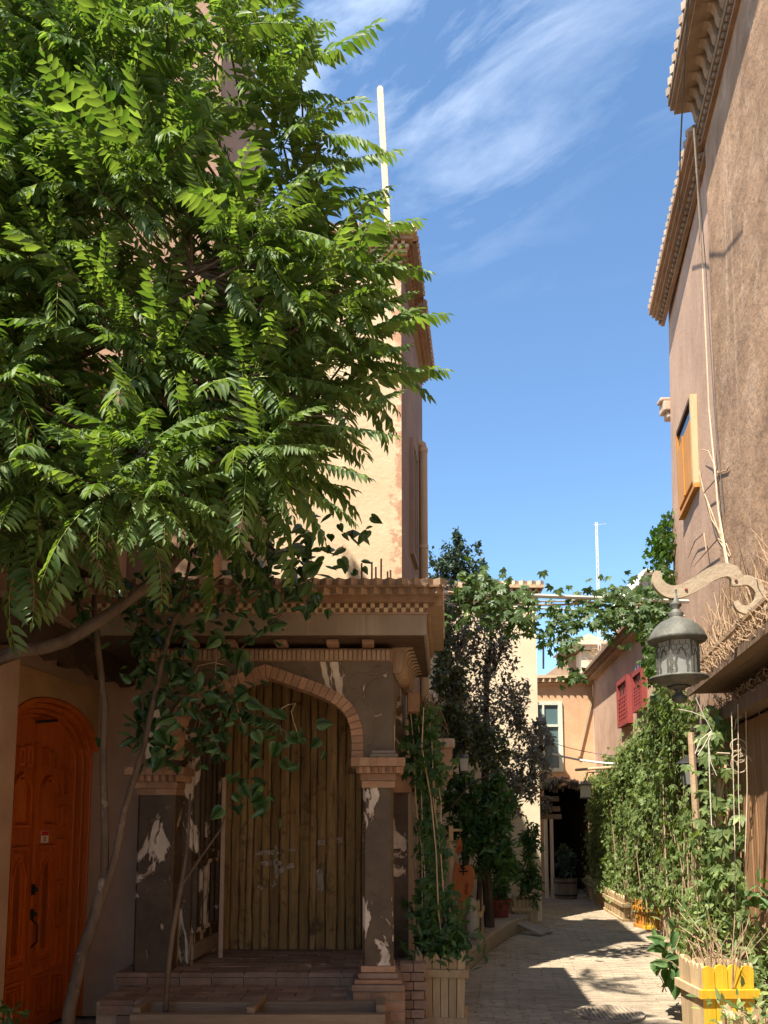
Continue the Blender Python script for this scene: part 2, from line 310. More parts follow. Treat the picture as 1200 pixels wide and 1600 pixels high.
MT['ail_stem'] = M('leaf_stalk', (0.26,0.33,0.09), (0.34,0.40,0.13), scale=6, rough=0.5)
MT['mulb'] = LEAF('heart_leaf', (0.030,0.075,0.024), (0.060,0.125,0.042), 0.22, 0.35)
MT['creeper'] = LEAF('creeper_leaf', (0.090,0.145,0.040), (0.22,0.275,0.095), 0.35, 0.5)
MT['creeper_dark'] = LEAF('climber_leaf', (0.045,0.10,0.018), (0.09,0.165,0.03), 0.3, 0.45)
MT['grape'] = LEAF('grape_leaf', (0.045,0.09,0.022), (0.10,0.155,0.045), 0.35, 0.45)
MT['plum'] = LEAF('purple_plum_leaf', (0.085,0.084,0.060), (0.25,0.235,0.185), 0.22, 0.45, (1.3,1.0,0.8))
MT['plum_green'] = LEAF('plum_green_leaf', (0.055,0.075,0.036), (0.13,0.145,0.075), 0.22, 0.45)
MT['bush'] = LEAF('bush_leaf', (0.03,0.075,0.02), (0.065,0.13,0.03), 0.3, 0.4)
MT['ever'] = LEAF('evergreen_leaf', (0.018,0.035,0.018), (0.04,0.065,0.03), 0.15, 0.5)
MT['squash'] = LEAF('broad_leaf', (0.08,0.16,0.05), (0.14,0.23,0.08), 0.35, 0.45)

def CHALK(name):
    m, t, N, L = newmat(name); src, vec = coords(t, 'pos', (1,1,1))
    f = ramp(t, [(0.40, (0,0,0)), (0.70, (0.75,0.75,0.75))], noise(t, src, 16, 5, 0.7))
    b = N('ShaderNodeBsdfDiffuse'); b.inputs[0].default_value = (0.42,0.36,0.31,1); tr = N('ShaderNodeBsdfTransparent'); ms = N('ShaderNodeMixShader')
    L(f, ms.inputs[0]); L(tr.outputs[0], ms.inputs[1]); L(b.outputs[0], ms.inputs[2]); o = N('ShaderNodeOutputMaterial'); L(ms.outputs[0], o.inputs[0]); return m
MT['chalk'] = CHALK('chalk_smear')

MT['tooth_c'] = M('weathered_tile_end', (0.36,0.27,0.19), (0.48,0.37,0.27), scale=9, var=0.2, blotch=0.4)
MT['clay_c'] = M('shaded_cornice_clay', (0.235,0.155,0.095), (0.34,0.235,0.15), scale=8, blotch=0.4, var=0.15)  # clay darkened so the soffit's shade sits in its colour
# ------------------------------------------------------------------ setting: ground, pavement
def slab(name, plan, z0, z1, mat, parent=None, kind=None, bevel=0):
    return MB().prism(plan, lambda a, b, d: (a, b, d), z0, z1).build(name, mat, parent, kind=kind, bevel=bevel)
def sheet(name, x0, x1, y0, y1, z, mat):
    o = MB().add([(x0,y0,z),(x1,y0,z),(x1,y1,z),(x0,y1,z)], [(0,1,2,3)]).build(name, mat); o['kind'] = 'structure'; return o
sheet('ground', -700, 700, -700, 700, -0.03, MT['earth'])
pav = slab('pavement', [(-3.4,-8),(3.2,-8),(3.2,5),(5.6,17.5),(5.6,26),(1.5,26),(1.5,12),(0.3,7),(-3.4,5)], -0.028, 0.0, MT['paver_joint'], kind='structure')
BW, BH, BT = 0.235, 0.057, 0.012
bmes = []
for k in range(6):
    a, b, t = BW/2*random.uniform(0.97,1.0), BH/2*random.uniform(0.9,1.0), BT*random.uniform(0.45,0.75)
    mb = MB(); tl = [random.uniform(-0.003,0.003) for _ in range(4)]
    mb.add([(-a,-b,-0.01),(a,-b,-0.01),(a,b,-0.01),(-a,b,-0.01),(-a+.004,-b+.004,t+tl[0]),(a-.004,-b+.004,t+tl[1]),(a-.004,b-.004,t+tl[2]),(-a+.004,b-.004,t+tl[3])],
           [(4,5,6,7),(0,1,5,4),(1,2,6,5),(2,3,7,6),(3,0,4,7)])
    bmes.append(mb.mesh('paving_brick', MT['paver']))
cnt = 0; rest = MB(); y = 5.75; row = 0
while y < 15.6:
    xl, xr = 0.15 + max(0, (y-6.5))*0.16, 2.55 + 0.2*(y-5)*0.95
    x = xl - (row % 2)*BW/2 + random.uniform(-.01,.01)
    while x < xr:
        z = random.uniform(-0.003, 0.002) + 0.004*math.sin(3.1*x+1.7*y)
        if cnt < 300 and y > 5.86:
            o = link('paving_brick', random.choice(bmes), (x+random.uniform(-.003,.003), y+random.uniform(-.003,.003), z), pav, random.uniform(-.02,.02)); cnt += 1
        else:
            a, b, t = BW/2*0.985, BH/2*0.93, BT*random.uniform(0.45,0.75)+z
            rest.add([(x-a,y-b,-.01),(x+a,y-b,-.01),(x+a,y+b,-.01),(x-a,y+b,-.01),(x-a,y-b,t),(x+a,y-b,t+random.uniform(-.003,.003)),(x+a,y+b,t),(x-a,y+b,t)],
                     [(4,5,6,7),(0,1,5,4),(1,2,6,5),(2,3,7,6),(3,0,4,7)])
        x += BW + 0.006
    y += BH + 0.006; row += 1
rest.build('paving_bricks', MT['paver'], pav, kind='stuff')
# round drain cover and fallen leaves
dc = empty('drain_cover', (1.83,6.42,.012), 'round dusty slotted drain cover set in the paving', 'drain cover')
MB().lathe([(0,0),(.27,0),(.27,.018),(.235,.018),(.235,.010),(0,.010)], (1.83,6.42,.006), 28).build('rim', MT['kerb'], dc)
for k in range(13):
    x = 1.83-.21+k*.035; h = math.sqrt(max(.001,.23**2-(x-1.83)**2))*.92; MB().bar((x-.05*h,6.42-h,.02),(x+.05*h,6.42+h,.02),.017,.012).build('bar', MT['paver'], dc)
# raised walk along the left houses
walk = slab('raised_walk', [(0.35,7.6),(0.92,8.3),(1.25,9.3),(1.75,10.6),(2.12,11.3),(2.2,11.9),(0.3,11.9)], 0.001, 0.2, MT['kerb'], kind='structure', bevel=0.02)

# ------------------------------------------------------------------ cornices
def tooth_mesh(sp, h, mat):
    a = sp*0.5*0.97; mb = MB()
    mb.add([(-a,0,0),(0,-a,0),(a,0,0),(0,a,0),(-a,0,h),(0,-a,h),(a,0,h),(0,a,h)], [(0,3,2,1),(4,5,6,7),(0,1,5,4),(1,2,6,5),(2,3,7,6),(3,0,4,7)])
    return mb.mesh('dogtooth_brick', mat)
def cube_mesh(name, w, d, h, mat):
    return MB().box(-w/2, w/2, -d/2, d/2, 0, h).mesh(name, mat)
def corbel_mesh(w, out, h, mat):
    """S-shaped corbel; local -Y is outward"""
    pts = [(0,0)]
    for k in range(9):
        t = k/8; pts.append((out*(t + 0.13*math.sin(2*math.pi*t)), h*(t - 0.16*math.sin(2*math.pi*t))))
    pts += [(out, h), (0, h)]
    q = []
    for p in pts:
        if not q or (abs(p[0]-q[-1][0]) + abs(p[1]-q[-1][1])) > 1e-5: q.append(p)
    return MB().prism(q, lambda a, b, d: (d, -a, b), -w/2, w/2).mesh('corbel', mat)
def cornice(parent, fr, ztop, layers, e0=0, e1=0, s0=0.0):
    z = ztop
    for ly in layers:
        kind, h, o, mat = ly[:4]; a, b = s0 - o*e0, fr.L + o*e1
        if kind == 'band':
            mb = MB(); fr.box(mb, a, b, 0.0, o, z-h, z); mb.build('moulding', mat, parent)
        elif kind == 'dog':
            sp = ly[4]; mb = MB(); fr.box(mb, s0-(o-sp/2)*e0, fr.L+(o-sp/2)*e1, 0.0, o-sp/2, z-h, z); mb.build('moulding', MT['clay_dark'], parent)
            me = tooth_mesh(sp, h*0.97, mat); n = max(1, int((b-a)/sp))
            for i in range(n):
                s = a + (i+0.5)*(b-a)/n; link('dogtooth_brick', me, fr(s, o-sp/2, z-h+random.uniform(-.001,.002)), parent, fr.rz+random.uniform(-.05,.05))
        elif kind == 'check':
            sp = ly[4]; d = sp*0.9; mb = MB(); fr.box(mb, a, b, 0.0, o-d, z-h, z); mb.build('moulding', MT['clay_dark'], parent)
            me = cube_mesh('dentil', sp*0.96, d, h/2*0.96, mat); n = int((b-a)/sp)
            for i in range(n):
                s = a + (i+0.5)*sp; link('dentil', me, fr(s, o-d/2+0.001, z-h + (h/2 if i % 2 else 0.0)), parent, fr.rz)
        elif kind == 'corbels':
            sp, wd = ly[4], ly[5]; me = corbel_mesh(wd, o, h*0.99, mat); n = int((b-a)/sp)
            for i in range(n): link('corbel', me, fr(a+(i+0.5)*(b-a)/n, 0.0, z-h), parent, fr.rz)
        z -= h
    return z

# ------------------------------------------------------------------ left: tall cream tower house
tow = empty('tower_house', (-0.7,7.6,0), 'tall cream plastered tower house behind the leafy tree, brick cornice on top', 'house')
TX, TY = 0.165, 6.9
ZT = PZ(342, 6.7)
SL = 0.135
def sideX(y): return TX + SL*(y-TY)
slab('wall', [(-2.9,TY),(TX,TY),(sideX(7.75),7.75),(sideX(8.9)+0.02,8.9),(-2.9,8.9)], 0, ZT-0.30, MT['cream'], tow)
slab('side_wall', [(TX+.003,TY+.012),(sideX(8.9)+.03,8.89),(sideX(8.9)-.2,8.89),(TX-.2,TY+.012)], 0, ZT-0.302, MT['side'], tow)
frf = Frame((-1.6,TY), (TX,TY)); frs = Frame((TX,TY), (sideX(7.7),7.7)); frs2 = Frame((sideX(7.74)+.02,7.74), (sideX(8.9)+.02,8.9))
TL = [('dog',0.05,0.17,MT['tooth'],0.085), ('band',0.035,0.15,MT['cream_trim']), ('band',0.04,0.11,MT['clay']), ('check',0.07,0.085,MT['cream_trim'],0.036), ('band',0.03,0.06,MT['cream_trim']), ('band',0.075,0.012,MT['cream'])]
cornice(tow, frf, ZT, TL, 0, 1); cornice(tow, frs, ZT, [('dog',0.05,0.17,MT['clay_dark'],0.085), ('band',0.035,0.15,MT['side']), ('band',0.04,0.11,MT['clay_dark']), ('check',0.07,0.085,MT['clay_dark'],0.036), ('band',0.03,0.06,MT['side'])], 0, 0.4)  # side runs use darker clay and plaster, with their shade in the colour
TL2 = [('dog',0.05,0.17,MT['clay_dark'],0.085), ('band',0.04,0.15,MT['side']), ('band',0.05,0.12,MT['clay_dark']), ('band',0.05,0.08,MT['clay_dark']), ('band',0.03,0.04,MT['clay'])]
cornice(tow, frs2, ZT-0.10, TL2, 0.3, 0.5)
slab('roof', [(-2.9,TY+.01),(TX-.01,TY+.01),(sideX(8.9)-.02,8.88),(-2.9,8.88)], ZT-0.32, ZT-0.02, MT['clay'], tow)
# side window with sill
fw = Frame((TX,TY), (sideX(8.9)+.02,8.9))
za, zb = PZ(868,7.75), PZ(705,7.75)
mb = MB(); fw.box(mb, 0.72, 1.12, 0.003, 0.018, za, zb); win = mb.build('window', MT['blueglass'], tow)
mb = MB()
for a, b, c, d in ((0.66,0.72,za-.05,zb+.05),(1.12,1.18,za-.05,zb+.05),(0.72,1.12,za-.05,za),(0.72,1.12,zb,zb+.05),(0.905,0.935,za,zb)): fw.box(mb, a, b, 0.004, 0.045, c, d)
mb.build('frame', MT['side'], win)
# top post
mb = MB(); p0, p1 = P(607,345,6.98), P(594,141,6.98)
mb.bar((p0.x+.005,6.98,ZT-0.1), (p1.x,6.98,p1.z), 0.062, 0.07, (0,1,0)); mb.bar((p1.x,6.98,p1.z), (p1.x,6.98,p1.z+.03), 0.04, 0.045, (0,1,0))
tag(mb.build('roof_post', M('bleached_post', (0.66,0.53,0.36), (0.78,0.66,0.47), scale=6, stretch=(6,6,.7), stain=((0.4,0.26,0.13),8,.58,.66)), bevel=.006), 'bleached wooden post standing upright on the tower roof', 'post')
# drain pipe with elbow
xp = 0.455; mb = MB(); q0, q1 = PZ(1170,8.5), PZ(697,8.5)
mb.tube([(xp,8.5,q0),(xp,8.5,q1-.04),(xp-.012,8.49,q1+.005),(xp-.045,8.49,q1+.03),(xp-.14,8.49,q1+.034)], 0.047, 14)
pipe = mb.build('drain_pipe', MT['pipe'], smooth=True); tag(pipe, 'beige drain pipe with an elbow on the tower side wall', 'pipe')
for z in (PZ(855,8.5), PZ(700,8.5)-.03): MB().lathe([(.054,-.02),(.054,.02)], (xp,8.5,z), 14).build('collar', MT['pipe'], pipe)
mb = MB(); mb.tube([(xp-.075,8.46,q0),(xp-.075,8.46,q1-.1)], 0.012, 6); mb.build('thin_conduit', MT['side'], pipe)
# taller pink-brown block beside the tower
blk = empty('tall_brown_house', (-3.2,8.5,0), 'tall pink-brown house wall glimpsed through the tree left of the tower', 'house')
slab('wall', [(-5.2,6.4),(-1.5,6.4),(-1.5,8.95),(-1.9,11),(-5.2,11)], 0, 10.2, MT['pink'], blk)
mb = MB(); mb.box(-2.25,-1.75,6.38,6.398,4.3,5.5); wn = mb.build('window', MT['darkglass'], blk)
mb = MB()
for a, b, c, d in ((-2.31,-2.25,4.24,5.56),(-1.75,-1.69,4.24,5.56),(-2.25,-1.75,4.24,4.3),(-2.25,-1.75,5.5,5.56)): mb.box(a,b,6.36,6.399,c,d)
mb.build('frame', MT['dark_wood'], wn)

# ------------------------------------------------------------------ left: house with the orange arched door
AX = lambda y: -3.26 + 0.133*y
hse = empty('door_house', (-3.5,4,0), 'brown house with the orange arched door at the left edge', 'house')
fA = Frame((AX(-6),-6), (AX(7.5),7.5)); k_ = 1/fA.u.y
def SA(y): return (y+6)*k_
# wall with an arched door hole: pieces left, right, above
sc = SA(5.78); HW, SPR, RISE = 0.69, 2.02, 0.47
def arch(hw, spr, rise, n=16, power=0.86):
    pts = []
    for i in range(n+1):
        t = math.pi*i/n; c, s_ = math.cos(t), math.sin(t)
        pts.append((sc - hw*math.copysign(abs(c)**power, c), spr + rise*s_**1.0))
    return pts
top = arch(HW, SPR, RISE)
mb = MB()
fA.box(mb, 0, sc-HW, -0.45, 0, 0, 5.4); fA.box(mb, sc+HW, fA.L, -0.45, 0, 0, 5.4)
fA.prism(mb, [(sc-HW,5.4)] + top + [(sc+HW,5.4)], -0.45, 0); mb.build('wall', MT['pink'], hse)
slab('back_wall', [fA(0,-3,0)[:2], fA(fA.L-1.2,-3,0)[:2], fA(fA.L-1.2,-.452,0)[:2], fA(0,-.452,0)[:2]], 0, 5.39, MT['pink'], hse)
for a, b, o, m in ((3.9,4.93,0.25,'pink'),(6.86,7.35,0.05,'pink')):
    mb = MB(); fA.box(mb, SA(a), SA(b), 0.002, o, 0, 2.62); mb.build('pilaster', MT[m], hse)
# ochre plaster panel above the arch
mb = MB(); o2 = arch(HW+.003, SPR, RISE+.003)
fA.prism(mb, [(sc-HW-.003,2.66)] + o2 + [(sc+HW+.003,2.66)], 0.001, 0.012); mb.build('arch_panel', M('ochre_plaster',(0.40,0.22,0.09),(0.5,0.29,0.13),scale=3), hse)
# stepped door surround
door = empty('arched_door', fA(sc,0,0), 'orange varnished double door with carved panels in a stepped arch frame', 'door')
hw, sp_, rs = HW, SPR, RISE; rec = 0.02
for k in range(4):
    a1 = arch(hw-.002, sp_, rs-.002); hw2, rs2 = hw-0.042, rs-0.038; a2 = arch(hw2, sp_, rs2)
    ring = [(a1[0][0],0.0)] + a1 + [(a1[-1][0],0.0),(a2[-1][0],0.0)] + a2[::-1] + [(a2[0][0],0.0)]
    mb = MB(); fA.prism(mb, ring, -0.26, rec); mb.build('frame_moulding', MT['orange_door'], door, bevel=0.008)
    hw, rs = hw2, rs2; rec -= 0.045
LR = -0.15; la = arch(hw-.001, sp_, rs-.001, 24)
def leaf(side):
    pts = [p for p in la if (p[0]-sc)*side >= 0.002]
    base = [(sc+side*0.002, 0.01)]
    mx = max(p[1] for p in pts)
    if side > 0: out = [(sc+.002, mx)] + pts + [(pts[-1][0],0.01)] + base
    else: out = pts + [(sc-.002, mx), (sc-.002, 0.01), (pts[0][0],0.01)]
    mb = MB(); fA.prism(mb, out, LR-0.05, LR); lf = mb.build('door_leaf', MT['orange_door'], door)
    def panel(u0, u1, z0, z1, point=0.0):
        mb = MB(); a, b = sc+side*u0, sc+side*u1; a, b = min(a,b), max(a,b); w = 0.02
        if point:
            m = (a+b)/2
            def outl(i): return [(a+i,z0+i),(b-i,z0+i),(b-i,z1-point),(m+(b-m-i)*0.55,z1-point*0.35),(m,z1-i*1.3),(m-(b-m-i)*0.55,z1-point*0.35),(a+i,z1-point)]
            A, B = outl(0), outl(w); n = len(A)
            for i in range(n): fA.prism(mb, [A[i],A[(i+1)%n],B[(i+1)%n],B[i]], LR+.001, LR+0.036)
            fA.prism(mb, outl(w*2.2), LR+.001, LR+0.016)
        else:
            for q in ([(a,z0),(b,z0),(b-w,z0+w),(a+w,z0+w)],[(b,z0),(b,z1),(b-w,z1-w),(b-w,z0+w)],[(b,z1),(a,z1),(a+w,z1-w),(b-w,z1-w)],[(a,z1),(a,z0),(a+w,z0+w),(a+w,z1-w)]):
                fA.prism(mb, q, LR+.001, LR+0.036)
            fA.box(mb, a+2.2*w, b-2.2*w, LR+.001, LR+0.016, z0+2.2*w, z1-2.2*w)
        mb.build('panel', MT['orange_door'], lf)
    panel(.07,.29,.50,1.38); panel(.095,.265,.56,1.30,.14); panel(.07,.29,1.52,1.92,.10); panel(.08,.15,1.97,2.12); panel(.18,.25,1.97,2.10)
    panel(.07,.29,.10,.42); panel(.12,.24,.16,.36)
    for z0, z1 in ((.10,.36),(.44,.74),(.82,1.10),(1.18,1.42),(1.50,1.68),(1.76,1.98)): panel(.34,.44,z0,z1)
    return lf
lr = leaf(1); ll = leaf(-1)
mb = MB(); fA.box(mb, sc-.025, sc+.025, LR+.001, LR+.03, 0.01, 2.15); mb.build('meeting_stile', MT['orange_door'], door)
for z in (1.06, 0.88):
    mb = MB(); fA.box(mb, sc-.022, sc+.022, LR+.03, LR+.036, z-.04, z+.04); pl = mb.build('lock_plate', MT['iron'], door)
    q = fA(sc, LR+.055, z); MB().lathe([(0.0,-.02),(.016,-.014),(.02,0),(.016,.014),(0.0,.02)], q, 10).build('knob', MT['iron'], pl)
mb = MB(); mb.tube([fA(sc+.01,LR+.03,.84), fA(sc+.01,LR+.075,.80), fA(sc+.01,LR+.075,.68), fA(sc+.01,LR+.03,.64)], .008, 6); mb.build('pull_handle', MT['iron'], door)
mb = MB(); fA.box(mb, sc+.12, sc+.22, LR+.0015, LR+.004, 1.40, 1.49); st = mb.build('sticker', MT['white'], door)
mb = MB(); fA.box(mb, sc+.123, sc+.217, LR+.0042, LR+.005, 1.455, 1.488); fA.box(mb, sc+.155, sc+.165, LR+.0042, LR+.005, 1.41, 1.448); fA.box(mb, sc+.175, sc+.185, LR+.0042, LR+.005, 1.41, 1.448); fA.box(mb, sc+.165, sc+.175, LR+.0042, LR+.005, 1.41, 1.418)
mb.build('print', MT['sticker_red'], st)
mb = MB(); mb.tube([fA(sc-.12,-.08,2.30), fA(sc+.10,-.05,2.34)], .012, 6); mb.build('closer_arm', MT['iron'], door)
# carved wooden canopy with scalloped lower edge
can = empty('carved_canopy', fA(SA(5.4),.2,2.6), 'dark carved wooden canopy with scalloped ends above the orange door', 'canopy')
zc = 2.66
outl = [(SA(3.6),zc+.27),(SA(6.42),zc+.27),(SA(6.5),zc+.22),(SA(6.53),zc+.13),(SA(6.45),zc+.05),(SA(6.3),zc+.0)]
s = SA(6.3)
while s > SA(3.7):
    outl += [(s-.02,zc+.02),(s-.10,zc+.035),(s-.12,zc+.075),(s-.15,zc+.075),(s-.17,zc+.035),(s-.26,zc)]; s -= .28
outl += [(SA(3.6),zc)]
mb = MB(); fA.prism(mb, outl, .24, .31); mb.build('carved_board', MT['dark_wood'], can)
for y in (4.2, 5.0, 5.8, 6.35):
    mb = MB(); fA.box(mb, SA(y)-.04, SA(y)+.04, .003, .239, zc+.08, zc+.22); mb.build('beam', MT['dark_wood'], can)
mb = MB(); fA.box(mb, SA(3.6), SA(6.45), .003, .33, zc+.272, zc+.31); mb.build('roof_board', MT['old_wood'], can)
ov = empty('upper_balcony', fA(SA(5.4),.3,3.2), 'brown jutting upper storey above the wooden canopy', 'balcony')
mb = MB(); fA.box(mb, SA(3.2), SA(6.35), .003, .30, 3.42, 3.50); mb.build('floor_slab', MT['soffit'], ov)
mb = MB(); fA.box(mb, SA(3.2), SA(6.30), .003, .26, 3.502, 4.4); mb.build('parapet', MT['pink'], ov)
for y in (4.4, 5.1, 5.8, 6.25):
    mb = MB(); fA.box(mb, SA(y)-.05, SA(y)+.05, .003, .27, 3.30, 3.418); mb.build('joist', MT['dark_wood'], ov)
# iron scroll bracket on the near pilaster
def spiral(c, r, turns, a0, n=22, sgn=1):
    return [(c[0]+r*(1-.8*i/n)*math.cos(a0+sgn*turns*2*math.pi*i/n), c[1]+r*(1-.8*i/n)*math.sin(a0+sgn*turns*2*math.pi*i/n)) for i in range(n+1)]
mb = MB(); q = lambda a, z: fA(SA(4.965)+0*a, .05+a, z)
mb.tube([q(0,1.98), q(0,2.5)], .009, 6)
for c, r, a0, sg in (((.07,2.42),.055,2.6,-1),((.09,2.20),.05,2.0,1),((.10,2.09),.065,1.2,-1)): mb.tube([q(*p) for p in spiral(c, r, 1.4, a0, sgn=sg)], .005, 5)
mb.tube([q(.12,2.40), q(.06,2.26), q(.0,2.16)], .005, 5); mb.tube([q(.0,2.06), q(.05,2.0), q(.13,2.03)], .005, 5)
tag(mb.build('scroll_bracket', MT['iron']), 'thin black iron scroll bracket on the wall left of the orange door', 'bracket')

# ------------------------------------------------------------------ the brick porch
YF = 5.5
por = empty('brick_porch', (-.8,6.1,0), 'brick porch with pointed arch, peeling brown columns and tiled cornice', 'porch')
ZFL = 0.44
XL0, XR0 = -1.76, 0.062
# platform
slab('platform_core', [(XL0-.25,5.89),(0.22,5.89),(0.26,6.95),(XL0-.25,6.95)], 0, ZFL-.012, MT['mortar'], por)
fb = cube_mesh('floor_brick', .232, .112, .03, MT['fbrick'])
for r_ in range(9):
    for c in range(10):
        x = XL0 - .12 + c*.24 + (r_ % 2)*.12
        if x < 0.12: link('floor_brick', fb, (x, 5.935+r_*.118, ZFL-.028+random.uniform(-.003,.003)), por, random.uniform(-.01,.01))
rb = cube_mesh('riser_brick', .232, .03, .058, MT['fbrick'])
for c in range(10):
    x = XL0 - .12 + c*.24
    if x < 0.12: link('riser_brick', rb, (x, 5.878+random.uniform(-.003,.003), ZFL-.09), por)
# lower floor in front, with its own riser
ZLO = .355
slab('step_core', [(XL0-.2,5.40),(-.17,5.40),(-.17,5.862),(XL0-.2,5.862)], 0, ZLO-.012, MT['mortar'], por)
for r_ in range(4):
    for c in range(8):
        x = XL0 - .06 + c*.24 + (r_ % 2)*.12
        if x < -.28: link('floor_brick', fb, (x, 5.445+r_*.118, ZLO-.028+random.uniform(-.003,.003)), por, random.uniform(-.01,.01))
for r_ in range(5):
    for c in range(8):
        x = XL0 - .06 + c*.24 + (r_ % 2)*.12
        if x < -.28: link('riser_brick', rb, (x, 5.388+random.uniform(-.003,.003), ZLO-.09-r_*.066), por)
def pillar(x0, x1, y0, y1, zs0, zs1, ped=True):
    w = x1-x0; d = y1-y0; xc, yc = (x0+x1)/2, (y0+y1)/2
    mb = MB(); c = .018
    mb.prism([(x0+c,y0),(x1-c,y0),(x1,y0+c),(x1,y1),(x0,y1),(x0,y0+c)], lambda a,b,dd:(a,b,dd), zs0, zs1); sh = mb.build('column_shaft', MT['peel'], por)
    # capital: two brick courses, tooth course, soldier course
    z = zs1
    cap = MB().box(x0-.005,x1+.005,y0-.005,y1+.005,z,z+.002).build('capital', MT['mortar'], por)
    for r_, (ov, h) in enumerate(((.012,.05),(.02,.05))):
        n = 2
        MB().box(x0-ov+.008,x1+ov-.008,y0-ov+.008,y1+ov-.008,z+.001,z+h-.001).build('course_core', MT['mortar'], cap)
        bw = (w+2*ov)/n; sh_ = bw*.5 if r_ else 0
        xs = [x0-ov, x0-ov+bw, x1+ov] if not r_ else [x0-ov, x0-ov+bw*.5, x0-ov+bw*1.5, x1+ov]
        for i in range(len(xs)-1):
            MB().box(xs[i]+.003, xs[i+1]-.003, y0-ov, y1+ov, z+.003, z+h-.003).build('brick', MT['brick'], cap)
        z += h
    MB().box(x0-.03,x1+.03,y0-.03,y1+.03,z,z+.05).build('tooth_core', MT['clay_dark'], cap)
    tm = tooth_mesh(.05, .046, MT['brick']); n = int((w+.1)/.05)
    for i in range(n): link('tooth_brick', tm, (x0-.05+(i+.5)*(w+.1)/n, y0-.045, z+.002), cap)
    for i in range(int((d+.1)/.05)): link('tooth_brick', tm, (x1+.045, y0-.05+(i+.5)*.05, z+.002), cap)
    z += .05
    MB().box(x0-.075,x1+.075,y0-.075,y1+.075,z+.001,z+.057).build('soldier_core', MT['mortar'], cap)
    n = 6; bw = (w+.17)/n
    for i in range(n): MB().box(x0-.085+i*bw+.003, x0-.085+(i+1)*bw-.003, y0-.085, y1+.08, z+.002, z+.06).build('soldier_brick', MT['brick'], cap)
    z += .06
    # base
    if ped:
        for k, (ov, za_, zb_) in enumerate(((.012,zs0-.045,zs0),(.03,zs0-.085,zs0-.045),(.055,zs0-.115,zs0-.085),(.075,zs0-.16,zs0-.115))):
            MB().box(x0-ov,x1+ov,y0-ov,y1+ov,za_,zb_-.002).build('base_course', MT['fbrick'] if k % 2 else MT['brick'], por, bevel=.006)
        z1 = zs0-.16
        MB().box(x0-.06,x1+.075,y0-.055,y1+.06,0,z1-.002).build('pedestal_core', MT['mortar'], por)
        r_ = 0
        while z1 > .05:
            for (a, b) in (((x0-.065,(x0+x1)/2+.0),((x0+x1)/2+.0,x1+.08)) if r_ % 2 else ((x0-.065,x0+.05),(x0+.05,x1-.02),(x1-.02,x1+.08))):
                MB().box(a+.004,b-.004,y0-.062,y1+.065,z1-.062,z1-.006).build('brick', MT['brick'], por)
            z1 -= .066; r_ += 1
    return z
ZC0 = PZ(1231,YF); ZS0 = PZ(1508,YF)
ZCAP = pillar(-.150, .068, YF-.02, YF+.22, ZS0, ZC0)
pillar(-1.885, -1.60, 5.90, 6.12, ZFL-.01, PZ(1242,5.9), False)
# rear pilaster of the open side
MB().box(.03,.205,6.55,6.86,ZFL,1.80).build('rear_pilaster', MT['peel'], por)
MB().box(.0,.235,6.50,6.86,1.802,1.95).build('rear_capital', MT['brick'], por, bevel=.008)
# stacked bricks at the right foot
for r_ in range(8):
    for c in range(2): MB().box(.10+c*.10+(r_%2)*.02,.10+c*.10+.094+(r_%2)*.02,5.80,5.92,r_*.066+.003,r_*.066+.061).build('foot_brick', MT['fbrick'], por)
# arch voussoirs and spandrel
AC = PX(415,1100,YF)
outer_px = [(415,1039),(440,1047),(465,1056),(490,1065),(512,1074),(532,1085),(549,1099),(560,1117),(566,1138),(568,1160),(568,1183)]
OUT = [Vector((PX(x,y,YF)-AC, PZ(y,YF))) for x, y in outer_px]; OUT[-1].y = ZCAP; OUT[0].x = 0
def resample(pts, n):
    d = [0]
    for i in range(1, len(pts)): d.append(d[-1] + (pts[i]-pts[i-1]).length)
    out = []
    for k in range(n+1):
        t = d[-1]*k/n; i = max(j for j in range(len(d)) if d[j] <= t+1e-9); i = min(i, len(pts)-2)
        out.append(pts[i].lerp(pts[i+1], (t-d[i])/(d[i+1]-d[i])))
    return out
NV = 20; cur = resample(OUT, NV); TH = .084
def offs(i):
    d = (cur[min(i+1,NV)] - cur[max(i-1,0)]).normalized(); nrm = Vector((-d.y, d.x))*-1
    p = cur[i] + Vector((d.y, -d.x))*TH
    if i == 0: p = cur[0] + Vector((0,-TH*1.05))
    return p
inn = [offs(i) for i in range(NV+1)]
for i in range(NV+1):
    if (inn[i]-Vector((0,0))).x > 0.66: pass
archroot = MB()
for sgn in (1, -1):
    mb = MB()
    mb.prism([(AC+sgn*p.x, p.y) for p in [q.lerp(r, .03) for q, r in zip(cur, inn)]] + [(AC+sgn*p.x, p.y) for p in [q.lerp(r, .97) for q, r in zip(cur, inn)][::-1]], XYd, YF-.012, YF+.16)
    mb.build('arch_core', MT['mortar'], por)
    for i in range(NV):
        a0, a1, b0, b1 = cur[i].lerp(cur[i+1],.05), cur[i].lerp(cur[i+1],.95), inn[i].lerp(inn[i+1],.05), inn[i].lerp(inn[i+1],.95)
        mb = MB(); mb.prism([(AC+sgn*p.x, p.y) for p in (a0,a1,b1,b0)], XYd, YF-.03+random.uniform(-.002,.002), YF+.17); mb.build('arch_brick', MT['brick'], por)
ZFR0, ZFR1 = PZ(1034,YF), PZ(1014,YF)
for sgn, xe in ((1, XR0), (-1, XL0)):
    mb = MB(); mb.prism([(AC+sgn*p.x, p.y) for p in cur] + [(xe,ZCAP),(xe,ZFR0),(AC,ZFR0)], XYd, YF, YF+.15); mb.build('spandrel', MT['peel2'], por)
# little tiled ledge on the capital
MB().box(-.10,.10,YF-.07,YF-.002,ZCAP+.003,ZCAP+.03).build('ledge', MT['fascia'], por, bevel=.005)
MB().box(-.09,.085,YF-.05,YF-.003,ZCAP+.032,ZCAP+.055).build('ledge', MT['fascia'], por, bevel=.005)
